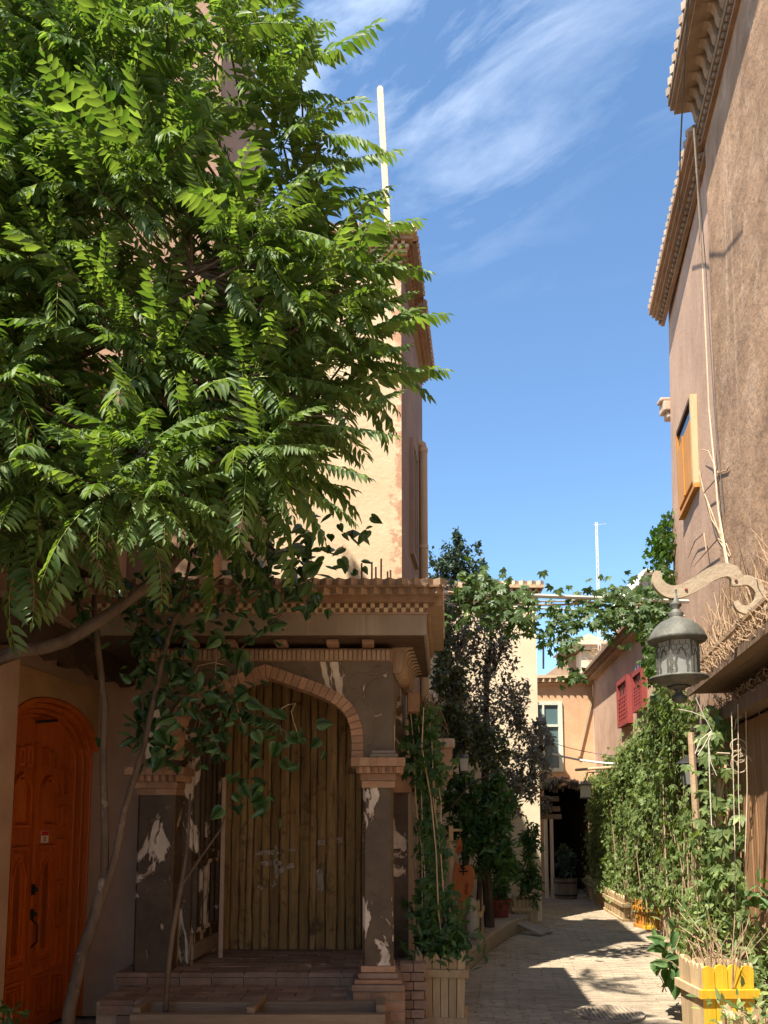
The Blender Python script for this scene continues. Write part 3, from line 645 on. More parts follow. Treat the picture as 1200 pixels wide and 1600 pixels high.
# fluted frieze
MB().box(XL0,XR0+.004,YF-.012,YF+.15,ZFR0+.001,ZFR1).build('frieze', MT['clay_dark'], por)
hh = ZFR1-ZFR0-.02; mb = MB()
pts = [(-.0125,0),(.0125,0),(.0125,hh*.8),(.007,hh*.95),(0,hh),(-.007,hh*.95),(-.0125,hh*.8)]
fm = mb.prism(pts, XYd, -.014, 0).mesh('flute', MT['clay'])
n = int((XR0-XL0)/.034)
for i in range(n): link('flute', fm, (XL0+.02+i*.034, YF-.012, ZFR0+.01), por)
fS = Frame((XR0+.002,YF+.16), (.20,6.86))
mb = MB(); ys = []
for i in range(13):
    t = i/12; ys.append((.12+ .86*t, 1.98 + .60*math.sin(math.pi*t)**.6))
zt = ZFR1
fS.prism(mb, [(0,1.95)] + ys + [(fS.L-.02,1.95),(fS.L-.02,zt),(0,zt)], -.12, 0); mb.build('side_arch', MT['peel2'], por)
# soffit, brackets, fascia and cornice (front and right return)
ZSO = PZ(1000,5.4)
YC = 5.30; XC = PX(667,980,YC)
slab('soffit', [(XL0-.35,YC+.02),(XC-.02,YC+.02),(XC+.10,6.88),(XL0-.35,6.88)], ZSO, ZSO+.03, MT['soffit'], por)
for px in (300,360,440,520,575):
    x = PX(px,1005,5.42); MB().box(x-.045,x+.045,YC+.05,YF-.014,ZFR1+.004,ZSO-.002).build('bracket', MT['clay_dark'], por, bevel=.01)
ZF1 = PZ(960,YC); ZF0 = PZ(992,YC)
ff = Frame((XL0-.35,YC+.07), (XC-.07,YC+.07)); fr_ = Frame((XC-.07,YC+.07), (XC+.05,6.85))
for fr, e in ((ff,1),(fr_,0)):
    mb = MB(); fr.box(mb, 0, fr.L+.07*e, 0, .07, ZF0, ZF1); mb.build('fascia', MT['fascia'], por)
PL = [('dog',.05,.20,MT['clay'],.085), ('band',.012,.185,MT['clay_dark']), ('dog',.042,.175,MT['clay'],.085), ('band',.05,.125,MT['clay_dark']), ('check',.062,.092,MT['cream_trim'],.031), ('band',.012,.08,MT['clay'])]
ZP = ZF1 + sum(l[1] for l in PL) + .001
cornice(por, ff, ZP, PL, 0, 1)
cornice(por, fr_, ZP, [('dog',.05,.20,MT['clay'],.085), ('band',.10,.19,MT['clay']), ('band',.062,.10,MT['clay']), ('band',.016,.08,MT['clay_dark'])], 0, .1)
cm = corbel_mesh(.075, XC-XR0-.09, ZSO-ZFR0+.05, MT['clay'])
for i in range(9): link('wave_corbel', cm, fS(.02+i*.13, .003, ZFR0-.052), por, fS.rz)
slab('roof_slab', [(XL0-.36,YC+.06),(XC-.06,YC+.06),(XC+.05,6.88),(XL0-.36,6.88)], ZSO+.032, ZP-.01, MT['clay'], por)
# back wall of bark-edged planks
x = PX(348,1350,6.85); xe = PX(573,1350,6.85)
slab('back_panel', [(-1.5,6.872),(.06,6.872),(.06,6.89),(-1.5,6.89)], ZFL, 2.83, MT['dark_wood'], por)
while x < xe:
    wd = random.uniform(.05,.115); mb = MB(); nz = 14; h = 2.82
    Lp = [(x + random.uniform(-.004,.008) , ZFL+.01+ (h-ZFL)*i/nz) for i in range(nz+1)]
    Rp = [(x+wd-.004+random.uniform(-.009,.004), ZFL+.01+ (h-ZFL)*i/nz) for i in range(nz+1)]
    y0 = 6.846+random.uniform(-.012,.008)
    n = nz+1; vs_ = []
    for (lx,lz),(rx,rz_) in zip(Lp,Rp): vs_ += [(lx,6.871,lz),(lx+.002,y0+.005,lz),(lx*.75+rx*.25,y0+random.uniform(-.002,.003),lz),(rx*.8+lx*.2,y0+random.uniform(-.002,.003),rz_),(rx-.002,y0+.005,rz_),(rx,6.871,rz_)]
    fs_ = [(i*6+j,i*6+j+1,(i+1)*6+j+1,(i+1)*6+j) for i in range(nz) for j in range(5)]
    mb.add(vs_, fs_); mb.build('bark_plank', MT['bark_plank'], por); x += wd
# chalk smears on the planks (blurred strokes)
ck = empty('chalk_marks', P(460,1350,6.8), 'smeared white chalk strokes on the bark-edged planks in the porch', 'chalk marks')
for (x0,y0,x1,y1,w_) in ((400,1333,437,1331,7),(404,1350,440,1348,7),(432,1364,459,1351,8),(452,1330,461,1326,6),(424,1384,432,1376,8),(496,1317,509,1315,9),(524,1314,535,1312,9),(499,1358,501,1392,10),(431,1320,432,1372,5),(404,1384,410,1390,7)):
    A, B = P(x0,y0,6.805), P(x1,y1,6.805); mb = MB(); mb.bar(A, B, w_*6.8/1200, .002, (0,1,0)); mb.build('stroke', MT['chalk'], ck)
# left inner wall with narrow windows
fI = Frame((-1.52,6.125), (-1.46,6.87))
mb = MB(); fI.box(mb, 0, fI.L, -.10, 0, ZFL, 2.75); mb.build('inner_wall', MT['peel'], por)
mb = MB(); fI.box(mb, .05, fI.L-.04, .001, .02, ZFL+.04, ZFL+.16); mb.build('sill_panel', MT['fascia'], por)
for a, b in ((.08,.30),(.37,.62)):
    for z0, z1, nm in ((.72,1.22,'low'),(1.34,2.1,'high')):
        mb = MB(); fI.box(mb, a, b, .002, .012, z0, z1); wn = mb.build('window_pane', MT['darkglass'], por)
        mb = MB()
        for q in ((a-.035,a,z0-.03,z1+.03),(b,b+.035,z0-.03,z1+.03),(a,b,z0-.03,z0),(a,b,z1,z1+.03),((a+b)/2-.012,(a+b)/2+.012,z0,z1)): fI.box(mb, q[0],q[1],.002,.035,q[2],q[3])
        mb.build('window_frame', MT['peel'], wn)
mb = MB(); q0 = P(346,1440,6.5); mb.bar((q0.x,6.5,ZFL), (q0.x,6.5,PZ(1218,6.5)), .035, .035); mb.bar((q0.x-.02,6.5,PZ(1218,6.5)), (q0.x+.05,6.5,PZ(1212,6.5)), .03, .02)
tag(mb.build('thin_post', M('pale_post',(0.36,0.24,0.16),(0.5,0.36,0.26),scale=6), bevel=.004), 'thin pale post leaning in the porch beside the dark windows', 'post')
# rebar stubs and debris on the porch roof
for px, t, lb in ((566,880,'leftmost rusty reinforcing bar on the porch roof'),(581,878,'second rusty reinforcing bar from the left on the porch roof'),(588,886,'short rusty bar between the two tall ones on the porch roof'),(595,873,'tallest rusty reinforcing bar on the porch roof'),(606,893,'short rusty bar right of the tallest one on the porch roof'),(611,891,'rightmost short rusty bar on the porch roof')):
    mb = MB(); a = P(px,915,6.55); b = P(px+random.uniform(-1,1),t,6.55); mb.tube([(a.x,6.55,ZP-.06),(b.x,6.55,b.z)], .008, 6)
    tag(mb.build('rebar', MT['rust']), lb, 'rebar', 'rebar stubs on the porch roof')
mb = MB(); c = P(582,905,6.5); mb.tube([(c.x-.10+.0,6.5,ZP-.03)] + [(c.x+.10*math.cos(a), 6.5, ZP+.03+.10*math.sin(a)) for a in np.linspace(math.pi,0.2,12)] , .005, 5)
tag(mb.build('wire_loop', MT['rust']), 'bent rusty wire loop among the rebar on the porch roof', 'wire')
# small dark box and bracket on the side of the porch
mb = MB(); q = P(642,1097,6.3); mb.box(q.x-.03,q.x+.07,6.22,6.36,q.z-.09,q.z+.07); tag(mb.build('junction_box', MT['clay_dark'], bevel=.006), 'small brown box fixed to the side of the porch', 'box')
# wooden trough in front of the porch
tr = empty('timber_trough', (-.85,5.2,0), 'weathered timber trough frame lying in front of the porch', 'trough')
xa, xb = PX(207,1580,5.1), PX(602,1580,5.1)
zt = PZ(1583,5.08)
for nm, bx in (('front_rail',(xa,xb,5.04,5.10,zt-.11,zt)),('front_rail',(xa,xb,5.05,5.095,.02,zt-.125)),('back_rail',(xa+.02,xb-.02,5.33,5.385,zt-.09,zt+.01)),('end_rail',(xa,xa+.05,5.102,5.33,zt-.06,zt+.03)),('end_rail',(xb-.06,xb+.0,5.102,5.33,zt-.10,zt+.045))):
    MB().box(*bx).build(nm, MT['trough'], tr, bevel=.005)
mb = MB(); c = PX(402,1565,5.2); mb.bar((c-.02,5.06,zt+.02),(c+.015,5.36,zt+.035), .05, .04); mb.build('cross_piece', MT['trough'], tr, bevel=.004)
slab('soil', [(xa+.05,5.101),(xb-.06,5.101),(xb-.06,5.329),(xa+.05,5.329)], .0, .13, MT['soil'], tr)
# ------------------------------------------------------------------ right: tall mud-brown house
CXf = lambda y: 2.0 + 0.199*y
ch = empty('tall_mud_house', (5.5,6,0), 'tall brown mud-plastered house on the right with carved cornices', 'house')
fC1 = Frame((CXf(7.6)-.03,7.6), (CXf(-6)-.03,-6)); fC2 = Frame((CXf(10.5),10.5), (CXf(7.6),7.6))
mb = MB(); Z1, Z2 = PZ(150,8.6), PZ(478,10.5)
Z1 = 9.4; Z2 = 9.0
mb.add([fC1(0,0.10,0),fC1(fC1.L,.10,0),fC1(fC1.L,-4,0),fC1(0,-4,0),fC1(0,0,Z1),fC1(fC1.L,0,Z1),fC1(fC1.L,-4,Z1),fC1(0,-4,Z1)],[(0,3,2,1),(4,5,6,7),(0,1,5,4),(1,2,6,5),(2,3,7,6),(3,0,4,7)])
mb.build('rough_wall', MT['rough'], ch)
mb = MB(); mb.add([fC2(0,.12,0),fC2(fC2.L-.001,.06,0),fC2(fC2.L-.001,-4,0),fC2(-.1,-4,0),fC2(0,-.06,Z2),fC2(fC2.L-.001,0,Z2),fC2(fC2.L-.001,-4,Z2),fC2(-.1,-4,Z2)],[(0,3,2,1),(4,5,6,7),(0,1,5,4),(1,2,6,5),(2,3,7,6),(3,0,4,7)])
mb.build('smooth_wall', MT['smooth'], ch)
C2 = [('dog',.07,.22,MT['tooth_c'],.13), ('band',.07,.20,MT['clay_dark']), ('band',.06,.16,MT['clay_dark']), ('band',.06,.12,MT['clay_dark']), ('check',.08,.08,MT['clay_c'],.05), ('band',.04,.05,MT['clay_dark'])]
cornice(ch, fC2, 9.10, C2, .5, 0)
C1 = [('dog',.09,.40,MT['tooth_c'],.13), ('band',.06,.37,MT['clay_c']), ('band',.06,.35,MT['clay_c']), ('band',.05,.31,MT['clay_c']), ('corbels',.22,.25,MT['clay_c'],.17,.09), ('band',.06,.09,MT['clay_c']), ('check',.08,.075,MT['clay_c'],.04), ('band',.05,.05,MT['clay_dark'])]
fC1c = Frame((CXf(7.6)-.03,7.6), (CXf(3.0)-.03,3.0))
cornice(ch, fC1c, 9.51, C1, .0, 0)
# box window with orange shutter
wf = Frame((CXf(9.5)-.02,9.5), (CXf(8.55)-.02,8.55)); zw0, zw1 = PZ(780,9.0), PZ(646,9.0)
o_ = .055
mb = MB(); wf.box(mb, .06, wf.L-.06, -.02, o_+.005, zw0+.06, zw1-.05); wn = mb.build('window', MT['darkglass'], ch)
mb = MB(); wf.box(mb, .07, wf.L-.09, o_+.006, o_+.03, zw0+.07, zw1-.27); mb.build('shutter', MT['orange_wood'], wn)
mb = MB(); wf.box(mb, wf.L*.45, wf.L*.45+.05, o_+.031, o_+.045, zw0+.07, zw1-.27); mb.build('shutter_batten', MT['orange_wood'], wn)
for nm, q, m in (('jamb',(0,.06,zw0,zw1),'orange_wood'),('jamb',(wf.L-.06,wf.L,zw0,zw1),'pale_wood'),('sill',(-.03,wf.L+.03,zw0-.05,zw0+.0),'orange_wood'),('head',(.06,wf.L-.06,zw1-.05,zw1),'dark_wood')):
    mb = MB(); wf.box(mb, q[0], q[1], -.02, .085, q[2], q[3]); mb.build(nm, MT[m], wn)
# carved spout stub at the far corner
q = P(1040,640,10.6); mb = MB(); mb.box(q.x-.06,q.x+.25,10.5,10.7,q.z-.06,q.z+.09); mb.box(q.x-.10,q.x+.1,10.52,10.68,q.z+.09,q.z+.15); mb.box(q.x-.01,q.x+.2,10.53,10.67,q.z-.16,q.z-.06)
tag(mb.build('corner_spout', MT['stone'], bevel=.02), 'carved roof spout block at the far corner of the brown house', 'spout')
# ropes and cable down the wall
def wallpt(px, py, off):      # point on the brown wall plane seen at this pixel, pushed out by off
    u, v = (px-CX)/FPX, (PPY-py)/FPX; yy = math.cos(TILT)-v*math.sin(TILT)
    t = (2.0-off)/(u-0.199*yy); return Vector((u*t, yy*t, 1.6+(math.sin(TILT)+v*math.cos(TILT))*t))
mb = MB(); mb.tube([wallpt(1084,200,.3), wallpt(1098,420,.14), wallpt(1108,640,.13), wallpt(1123,800,.13), wallpt(1138,885,.12)], .0075, 6)
tag(mb.build('hanging_rope', MT['rope']), 'pale rope hanging down the brown wall', 'rope')
mb = MB(); mb.tube([wallpt(1086,205,.26), wallpt(1103,420,.10), wallpt(1116,640,.10), wallpt(1131,800,.10)], .0045, 5)
tag(mb.build('thin_cable', MT['wire']), 'thin dark cable beside the pale rope on the brown wall', 'cable')
mb = MB(); a, b = P(1078,-40,5.6), P(1063,230,7.4); mb.tube([a, P(1069,110,6.4), b, P(1061,330,8.4)], .008, 5)
tag(mb.build('black_cable', MT['wire']), 'thin black cable running down past the right cornices', 'cable')

# shop front under the eave
sh = empty('timber_shop_front', (3.2,6.5,0), 'timber plank shop front under the reed eave at the right edge', 'shop front')
fSh = Frame((CXf(7.9)-.14,7.9), (CXf(2.5)-.14,2.5))
slab('recess_shade_sheet', [fSh(-1.3,-.0,0)[:2], fSh(.5,-.0,0)[:2], fSh(.5,-.03,0)[:2], fSh(-1.3,-.03,0)[:2]], 0, 2.5, MT['soffit'], sh)  # flat dark sheet, its colour standing in for a shaded doorway
s = .5
while s < fSh.L:
    wd = random.uniform(.10,.17); mb = MB(); fSh.box(mb, s, s+wd-.006, .0, .05+random.uniform(-.008,.008), .0, 2.42); mb.build('plank', MT['shop_plank'], sh, bevel=.004); s += wd
mb = MB(); fSh.box(mb, .35, fSh.L, .002, .20, 2.45, 2.57); mb.build('lintel', MT['old_wood'], sh)
for s in (.42, -1.25):
    mb = MB(); fSh.box(mb, s-.05, s+.05, .051, .15, 0, 2.75); mb.build('post', MT['old_wood'], sh)
ea = empty('reed_eave', (2.8,5.5,2.8), 'boarded eave with a reed fringe above the timber shop front', 'eave')
fE = Frame((1.51+.199*7.35,7.35), (1.51+.199*2.5,2.5))
for k in range(5):
    mb = MB(); fE.box(mb, 0, fE.L, -.11*(k+1)+.004, -.11*k, 2.78, 2.805); mb.build('soffit_board', MT['old_wood'], ea)
mb = MB(); fE.box(mb, -.02, fE.L, .002, .03, 2.76, 2.83); mb.build('fascia_board', MT['old_wood'], ea)
def sticks(fr, s0, s1, o, z, n, ln, mat, name, parent, spread=.35, rad=.004):
    mb = MB()
    for i in range(n):
        s = random.uniform(s0, s1); oo = o + random.uniform(-.05,.06); zz = z + random.uniform(-.03,.06); l = ln*random.uniform(.5,1.2)
        a = Vector(fr(s, oo, zz)); d = Vector((random.gauss(0,spread), random.gauss(0,spread), random.uniform(.2,1.0))).normalized()
        b = a + d*l*.55 + Vector((random.gauss(0,.02),random.gauss(0,.02),0)); c = a + d*l + Vector((0,0,-l*.12))
        mb.tube([a,b,c], [rad, rad*.8, rad*.5], 3)
    return mb.build(name, mat, parent, kind='stuff')
sticks(fE, -.05, fE.L, -.02, 2.82, 900, .16, MT['straw'], 'reed_fringe', ea)
sticks(fSh, .35, fSh.L, .17, 2.56, 400, .08, MT['straw'], 'reed_fringe', ea, .5)
mb = MB(); fE.box(mb, -.1, fE.L, .0, .035, 2.97, 3.0); mb.build('reed_pole', MT['twig'], ea)
# dry vine tangle on the wall above the eave
fT = Frame((CXf(8.4)-.18,8.4), (CXf(4.5)-.18,4.5)); mb = MB()
for i in range(300):
    s = random.uniform(0, fT.L); zt_ = 3.0 + .75*(0.4+.6*math.sin(min(1,s/2.2)*math.pi/2+.3)) ; z0 = random.uniform(2.85,3.2)
    a = Vector(fT(s, random.uniform(-.02,.14), z0)); b = a + Vector((random.gauss(0,.07),random.gauss(0,.12),random.uniform(.2,max(.3,zt_-z0))))
    mid = (a+b)/2 + Vector((random.gauss(0,.05),random.gauss(0,.07),0)); mb.tube([a,mid,b], [.006,.005,.0025], 3)
dv = mb.build('dry_vine_tangle', MT['straw'], kind='stuff'); tag(dv, 'tangle of dry brown vine stems above the reed eave', 'dry vines')
# bare vine climbing the wall
mb = MB()
stem = [wallpt(1140,900,.10), wallpt(1126,830,.09), wallpt(1120,780,.08), wallpt(1117,735,.07)]
mb.tube(stem, [.014,.011,.008,.005], 5)
for pts in ([(1128,845),(1112,800),(1100,770),(1092,735),(1090,715)],[(1126,835),(1112,812),(1098,760)],[(1121,790),(1122,740),(1107,705),(1096,702)],[(1140,870),(1122,842),(1104,862),(1084,885)],[(1104,862),(1100,833),(1086,845),(1075,872)],[(1122,842),(1135,850),(1142,868)],[(1117,740),(1136,735),(1140,728)],[(1100,770),(1116,752),(1126,738)]):
    mb.tube([wallpt(x,y,.09) for x, y in pts], [.007]*(len(pts)-1)+[.003], 4)
tag(mb.build('bare_vine', MT['twig']), 'bare pale vine stems clinging to the brown wall below the shutter', 'vine')

# ------------------------------------------------------------------ street lantern on scroll bracket
LY = 5.3
lam = empty('street_lantern', P(1060,1100,LY), 'large domed lantern with honeycomb glass hanging from a scroll bracket', 'lantern')
lc = P(1059,1030,LY); px = LY/1200/.985
def zz(y): return PZ(y, LY)
def lz(prof): return [(r*px, zz(y)) for r, y in prof]
c0 = (lc.x, LY, 0)
MB().lathe(lz([(0,1005),(42,1004),(44.5,1001),(44,998),(40,990),(33,980),(24,972),(12,967),(9,964),(12,960),(8,955),(5,951),(9,947),(9,943),(5,938),(4,925),(0,925)][::-1])[::-1], c0, 28).build('dome_cap', MT['lampmetal'], lam, smooth=True)
MB().lathe(lz([(0,1072),(20,1072),(30,1068),(34,1064),(44,1061),(43,1058),(36,1057),(0,1056)]), c0, 28).build('base_ring', MT['lampmetal'], lam, smooth=True)
MB().lathe(lz([(0,1100),(7,1097),(11,1092),(11,1088),(6,1085),(5,1080),(10,1076),(18,1073),(0,1072.5)]), c0, 20).build('bottom_finial', MT['lampmetal'], lam, smooth=True)
rg = 31*px; zb_, zt_ = zz(1056), zz(1004)
NP = 6
pts = [(rg*math.cos(2*math.pi*(k+.5)/NP+R(80)), rg*math.sin(2*math.pi*(k+.5)/NP+R(80))) for k in range(NP)]
MB().prism([(c0[0]+a*.94, LY+b*.94) for a, b in pts], lambda a,b,d:(a,b,d), zb_+.001, zt_-.001).build('glass', MT['lampglass'], lam)
for k in range(NP):
    a, b = Vector(pts[k]), Vector(pts[(k+1)%NP]); w_ = (b-a).length; u = (b-a)/w_; nrm = Vector((u.y,-u.x))
    f = Frame((c0[0]+a.x, LY+a.y), (c0[0]+b.x, LY+b.y))
    if (f.n.dot(Vector(((a+b)/2).to_tuple()))) < 0: f = Frame((c0[0]+b.x, LY+b.y), (c0[0]+a.x, LY+a.y))
    mb = MB(); hs = .040; H_ = zt_-zb_
    mid = f.L/2; ax, ay = f.L*.27, H_*.55
    def inarch(x, z): return abs(x-mid) < ax and z < zb_ + ay + .045*max(0, 1-abs(x-mid)/ax)
    r_ = 0; z = zb_ + .008
    while z < zt_:
        x = hs*.5*(r_ % 2)
        while x < f.L + hs:
            if not inarch(x, z):
                hp = [(x+hs*.577*math.sin(R(60*j)), z+hs*.577*math.cos(R(60*j))) for j in range(6)]
                for j in range(6):
                    p, q = hp[j], hp[(j+1)%6]
                    if 0 <= p[0] <= f.L and 0 <= q[0] <= f.L and zb_ < p[1] < zt_ and zb_ < q[1] < zt_:
                        mb.bar(f(p[0],.0,p[1]), f(q[0],.0,q[1]), .0026, .003)
            x += hs
        z += hs*.866; r_ += 1
    ap = [(mid-ax,zb_),(mid-ax,zb_+ay*.75),(mid-ax*.55,zb_+ay+.018),(mid,zb_+ay+.05),(mid+ax*.55,zb_+ay+.018),(mid+ax,zb_+ay*.75),(mid+ax,zb_)]
    for j in range(6): mb.bar(f(ap[j][0],.001,ap[j][1]), f(ap[j+1][0],.001,ap[j+1][1]), .005, .006)
    mb.build('honeycomb_screen', MT['lampmetal'], lam)
    q = pts[k]; MB().box(c0[0]+q[0]-.006,c0[0]+q[0]+.006,LY+q[1]-.006,LY+q[1]+.006,zb_+.002,zt_-.002).build('corner_rib', MT['lampmetal'], lam)
def ribbon(pts, ws, name, parent, mat, th=.035):
    P2 = [Vector((P(x,y,LY).x, P(x,y,LY).z)) for x, y in pts]
    Q = []
    for i in range(len(P2)-1):          # catmull-rom
        a, b, c, d = P2[max(i-1,0)], P2[i], P2[i+1], P2[min(i+2,len(P2)-1)]
        for k in range(6):
            t = k/6; Q.append((.5*((2*b)+(c-a)*t+(2*a-5*b+4*c-d)*t*t+(3*b-3*c+d-a)*t**3), ws[i]+(ws[i+1]-ws[i])*t))
    Q.append((P2[-1], ws[-1])); n = len(Q); A = []; B = []
    for i in range(n):
        d = (Q[min(i+1,n-1)][0]-Q[max(i-1,0)][0]).normalized(); nn = Vector((-d.y,d.x))*Q[i][1]*px/2
        A.append(Q[i][0]+nn); B.append(Q[i][0]-nn)
    mb = MB(); vs_ = [(p.x,LY-th/2,p.y) for p in A]+[(p.x,LY-th/2,p.y) for p in B]+[(p.x,LY+th/2,p.y) for p in A]+[(p.x,LY+th/2,p.y) for p in B]
    fs_ = []
    for i in range(n-1): fs_ += [(i,i+1,n+i+1,n+i),(2*n+i,3*n+i,3*n+i+1,2*n+i+1),(i,2*n+i,2*n+i+1,i+1),(n+i,n+i+1,3*n+i+1,3*n+i)]
    fs_ += [(0,n,3*n,2*n),(n-1,3*n-1,4*n-1,2*n-1)]
    mb.add(vs_, fs_); return mb.build(name, mat, parent)
sb = empty('wall_bracket', P(1190,950,LY), 'beige painted S-shaped scroll arm holding the lantern', 'bracket')
ribbon([(1027,893),(1027,910),(1040,923),(1060,925),(1085,914),(1110,898),(1134,891),(1148,899),(1151,916)], [8,17,20,21,22,22,22,20,15], 'main_scroll', sb, MT['bracket'])
ribbon([(1150,908),(1170,908),(1184,920),(1187,938),(1172,952),(1156,951),(1148,940)], [14,16,16,15,14,12,8], 'end_scroll', sb, MT['bracket'], .03)
ribbon([(1176,954),(1195,947),(1225,940)], [12,12,12], 'wall_arm', sb, MT['bracket'], .028)
for x, y in ((1150,907),(1190,948),(1072,921)):
    q = P(x,y,LY-.02); mb = MB(); mb.lathe([(0,-.006),(.011,-.006),(.011,.004),(.006,.007),(0,.007)], (0,0,0), 8); mb.v = [(q.x+a, q.y-c, q.z+b) for a, b, c in mb.v]; mb.build('bolt', MT['rust'], sb)
MB().box(P(1222,930,LY).x,P(1230,930,LY).x,LY-.06,LY+.06,zz(965),zz(915)).build('wall_plate', MT['iron'], sb)
MB().lathe([(0,zz(928)),(.02,zz(928)),(.02,zz(922)),(0,zz(922))], c0, 10).build('hanger', MT['lampmetal'], sb)
# small dark wall lantern below
q = P(1080,1210,7.6); sl = empty('small_wall_lantern', q, 'small black ribbed wall lantern half hidden in the vines', 'lantern')
MB().lathe([(0,.20),(.03,.19),(.13,.12),(.14,.105),(0,.1)][::-1], q, 8).build('cap', MT['iron'], sl)
MB().lathe([(0,-.10),(.075,-.10),(.095,.10),(0,.10)], q, 8).build('glass', GLASS('grey_lamp_glass',(0.16,0.16,0.14),.3), sl)
for k in range(8):
    a = 2*math.pi*(k+.5)/8; MB().bar((q.x+.078*math.cos(a),q.y+.078*math.sin(a),q.z-.10),(q.x+.098*math.cos(a),q.y+.098*math.sin(a),q.z+.10),.014,.014).build('rib', MT['iron'], sl)
mb = MB(); mb.tube([q+Vector((0,0,.19)), q+Vector((.02,0,.3)), q+Vector((.16,.0,.33)), q+Vector((.30,.03,.22))], .012, 6); mb.build('arm', MT['iron'], sl)
# iron scrolls on the shop front
mb = MB(); YS = 6.3
def sp(c, r, tn, a0, sg=1):
    cc = P(c[0], c[1], YS); k = YS/1200
    mb.tube([(cc.x+a*k, YS, cc.z+b*k) for a, b in spiral((0,0), r, tn, a0, 26, sg)], .006, 5)
sp((1152,1167),17,1.5,-1.5,1); sp((1153,1180),15,1.4,1.0,-1); sp((1157,1195),19,1.6,.3,1)
mb.tube([P(1148,1140,YS),P(1150,1125,YS),P(1160,1118,YS)], .006, 5); mb.tube([P(1120,1177,YS),P(1140,1178,YS)], .01, 5)
tag(mb.build('iron_scrollwork', MT['bracket']), 'curled iron scrollwork hanging in front of the timber shop front', 'scrollwork')
for i, (x0, y0, x1, y1) in enumerate(((1143,1112,1150,1440),(1153,1100,1156,1300),(1165,1092,1166,1500),(1184,1080,1197,1300))):
    mb = MB(); a, b = P(x0,y0,6.2), P(x1,y1,6.2); mb.tube([a,a.lerp(b,.35)+Vector((random.uniform(-.012,.012),0,0)),a.lerp(b,.7)+Vector((random.uniform(-.012,.012),0,0)),b], .0032, 5)
    tag(mb.build('hanging_string', MT['rope']), ('leftmost','short second','long third','rightmost slanting')[i]+' pale string hanging in front of the timber shop front', 'string', 'strings in front of the shop front')

# ------------------------------------------------------------------ far right: rose house with red shutters
EXf = lambda y: 2.84 + .0976*y
rose = empty('rose_house', (5,14,0), 'rose plastered house with red lattice shutters', 'house')
fR = Frame((EXf(16),16), (EXf(10.3),10.3)); ZR = 4.42
mb = MB(); fR.box(mb, 0, fR.L, -3, 0, 0, ZR); mb.build('wall', MT['rose_wall'], rose)
cornice(rose, fR, ZR+.16, [('band',.06,.26,MT['old_wood']), ('band',.05,.20,MT['clay_dark']), ('band',.05,.12,MT['clay'])], 0, 0)
def shutter(pxc, y0, y1, wd, k):
    # depth from the pixel column on this wall
    u = (pxc-CX)/FPX; yy = math.cos(TILT)-((PPY-(y0+y1)/2)/FPX)*math.sin(TILT)
    Y = 2.84*yy/(u-.0976*yy)
    s = (16-Y)*math.hypot(1,.0976); z1, z0 = PZ(y0,Y), PZ(y1,Y)
    mb = MB(); fR.box(mb, s-wd/2, s+wd/2, .045, .055, z0, z1); sh_ = mb.build('shutter', MT['red'], rose)
    mb = MB()
    for q in ((s-wd/2-.02,s-wd/2+.05,z0-.02,z1+.02),(s+wd/2-.05,s+wd/2+.02,z0-.02,z1+.02),(s-wd/2+.05,s+wd/2-.05,z0-.02,z0+.06),(s-wd/2+.05,s+wd/2-.05,z1-.06,z1+.02)): fR.box(mb, q[0],q[1],.001,.09,q[2],q[3])
    mb.build('shutter_frame', MT['red'], sh_)
    zm = z0 + (z1-z0)*.62
    for i in range(1,5):
        a = s-wd/2+.05+(wd-.1)*i/5; mb = MB(); fR.box(mb, a-.012,a+.012,.056,.078,z0+.06,zm); mb.build('lattice_bar', MT['red'], sh_)
    for j in range(6):
        z = z0+.06+(zm-z0-.06)*(j+1)/6; mb = MB(); fR.box(mb, s-wd/2+.05,s+wd/2-.05,.057,.074,z-.012,z+.012); mb.build('lattice_bar', MT['red'], sh_)
    for i in range(3):
        a = s-wd/2+.05+(wd-.1)*(i+.5)/3; mb = MB(); ww = wd*.07
        fR.prism(mb, [(a-ww,zm+.05),(a+ww,zm+.05),(a+ww,zm+.26),(a,zm+.34),(a-ww,zm+.26)], .0555, .058); mb.build('cut_slot', MT['darkglass'], sh_)
    return sh_
shutter(980,1062,1132,.78,0); shutter(1004,1048,1108,.62,1); shutter(1037,1080,1140,.5,2)
mb = MB()
fRR = Frame((EXf(16)+.1,16), (EXf(11.5)+.1,11.5)); sticks(fRR, 0, fRR.L, -.1, ZR+.17, 700, .5, MT['straw'], 'roof_reeds', rose, .45, .008)
# terracotta facade at the end with window and dark passage
te = empty('terracotta_house', (3.6,16.5,0), 'orange terracotta house at the end of the alley with a green framed window', 'house')
YT = 16.0; xl, xr = 2.0, EXf(16)-.002; px0, px1 = PX(851,1300,YT), PX(927,1300,YT); zp = PZ(1228,YT)
mb = MB(); mb.box(xl,px0,YT,YT+.4,0,zp); mb.box(px1,xr,YT,YT+.4,0,zp); mb.box(xl,xr,YT,YT+.4,zp,PZ(1066,YT)); mb.build('wall', MT['terracotta_wall'], te)
ft = Frame((xl,YT),(xr,YT)); cornice(te, ft, PZ(1064,YT)+.10, [('band',.06,.16,MT['cream_trim']), ('dog',.08,.16,MT['cream_trim'],.14), ('band',.05,.06,MT['terracotta_wall'])])
xw0, xw1 = PX(846,1150,YT), PX(872,1150,YT); z0, z1 = PZ(1200,YT), PZ(1102,YT)
MB().box(xw0-.3,xw1,YT-.012,YT-.002,z0,z1).build('window', MT['blueglass'], te); 
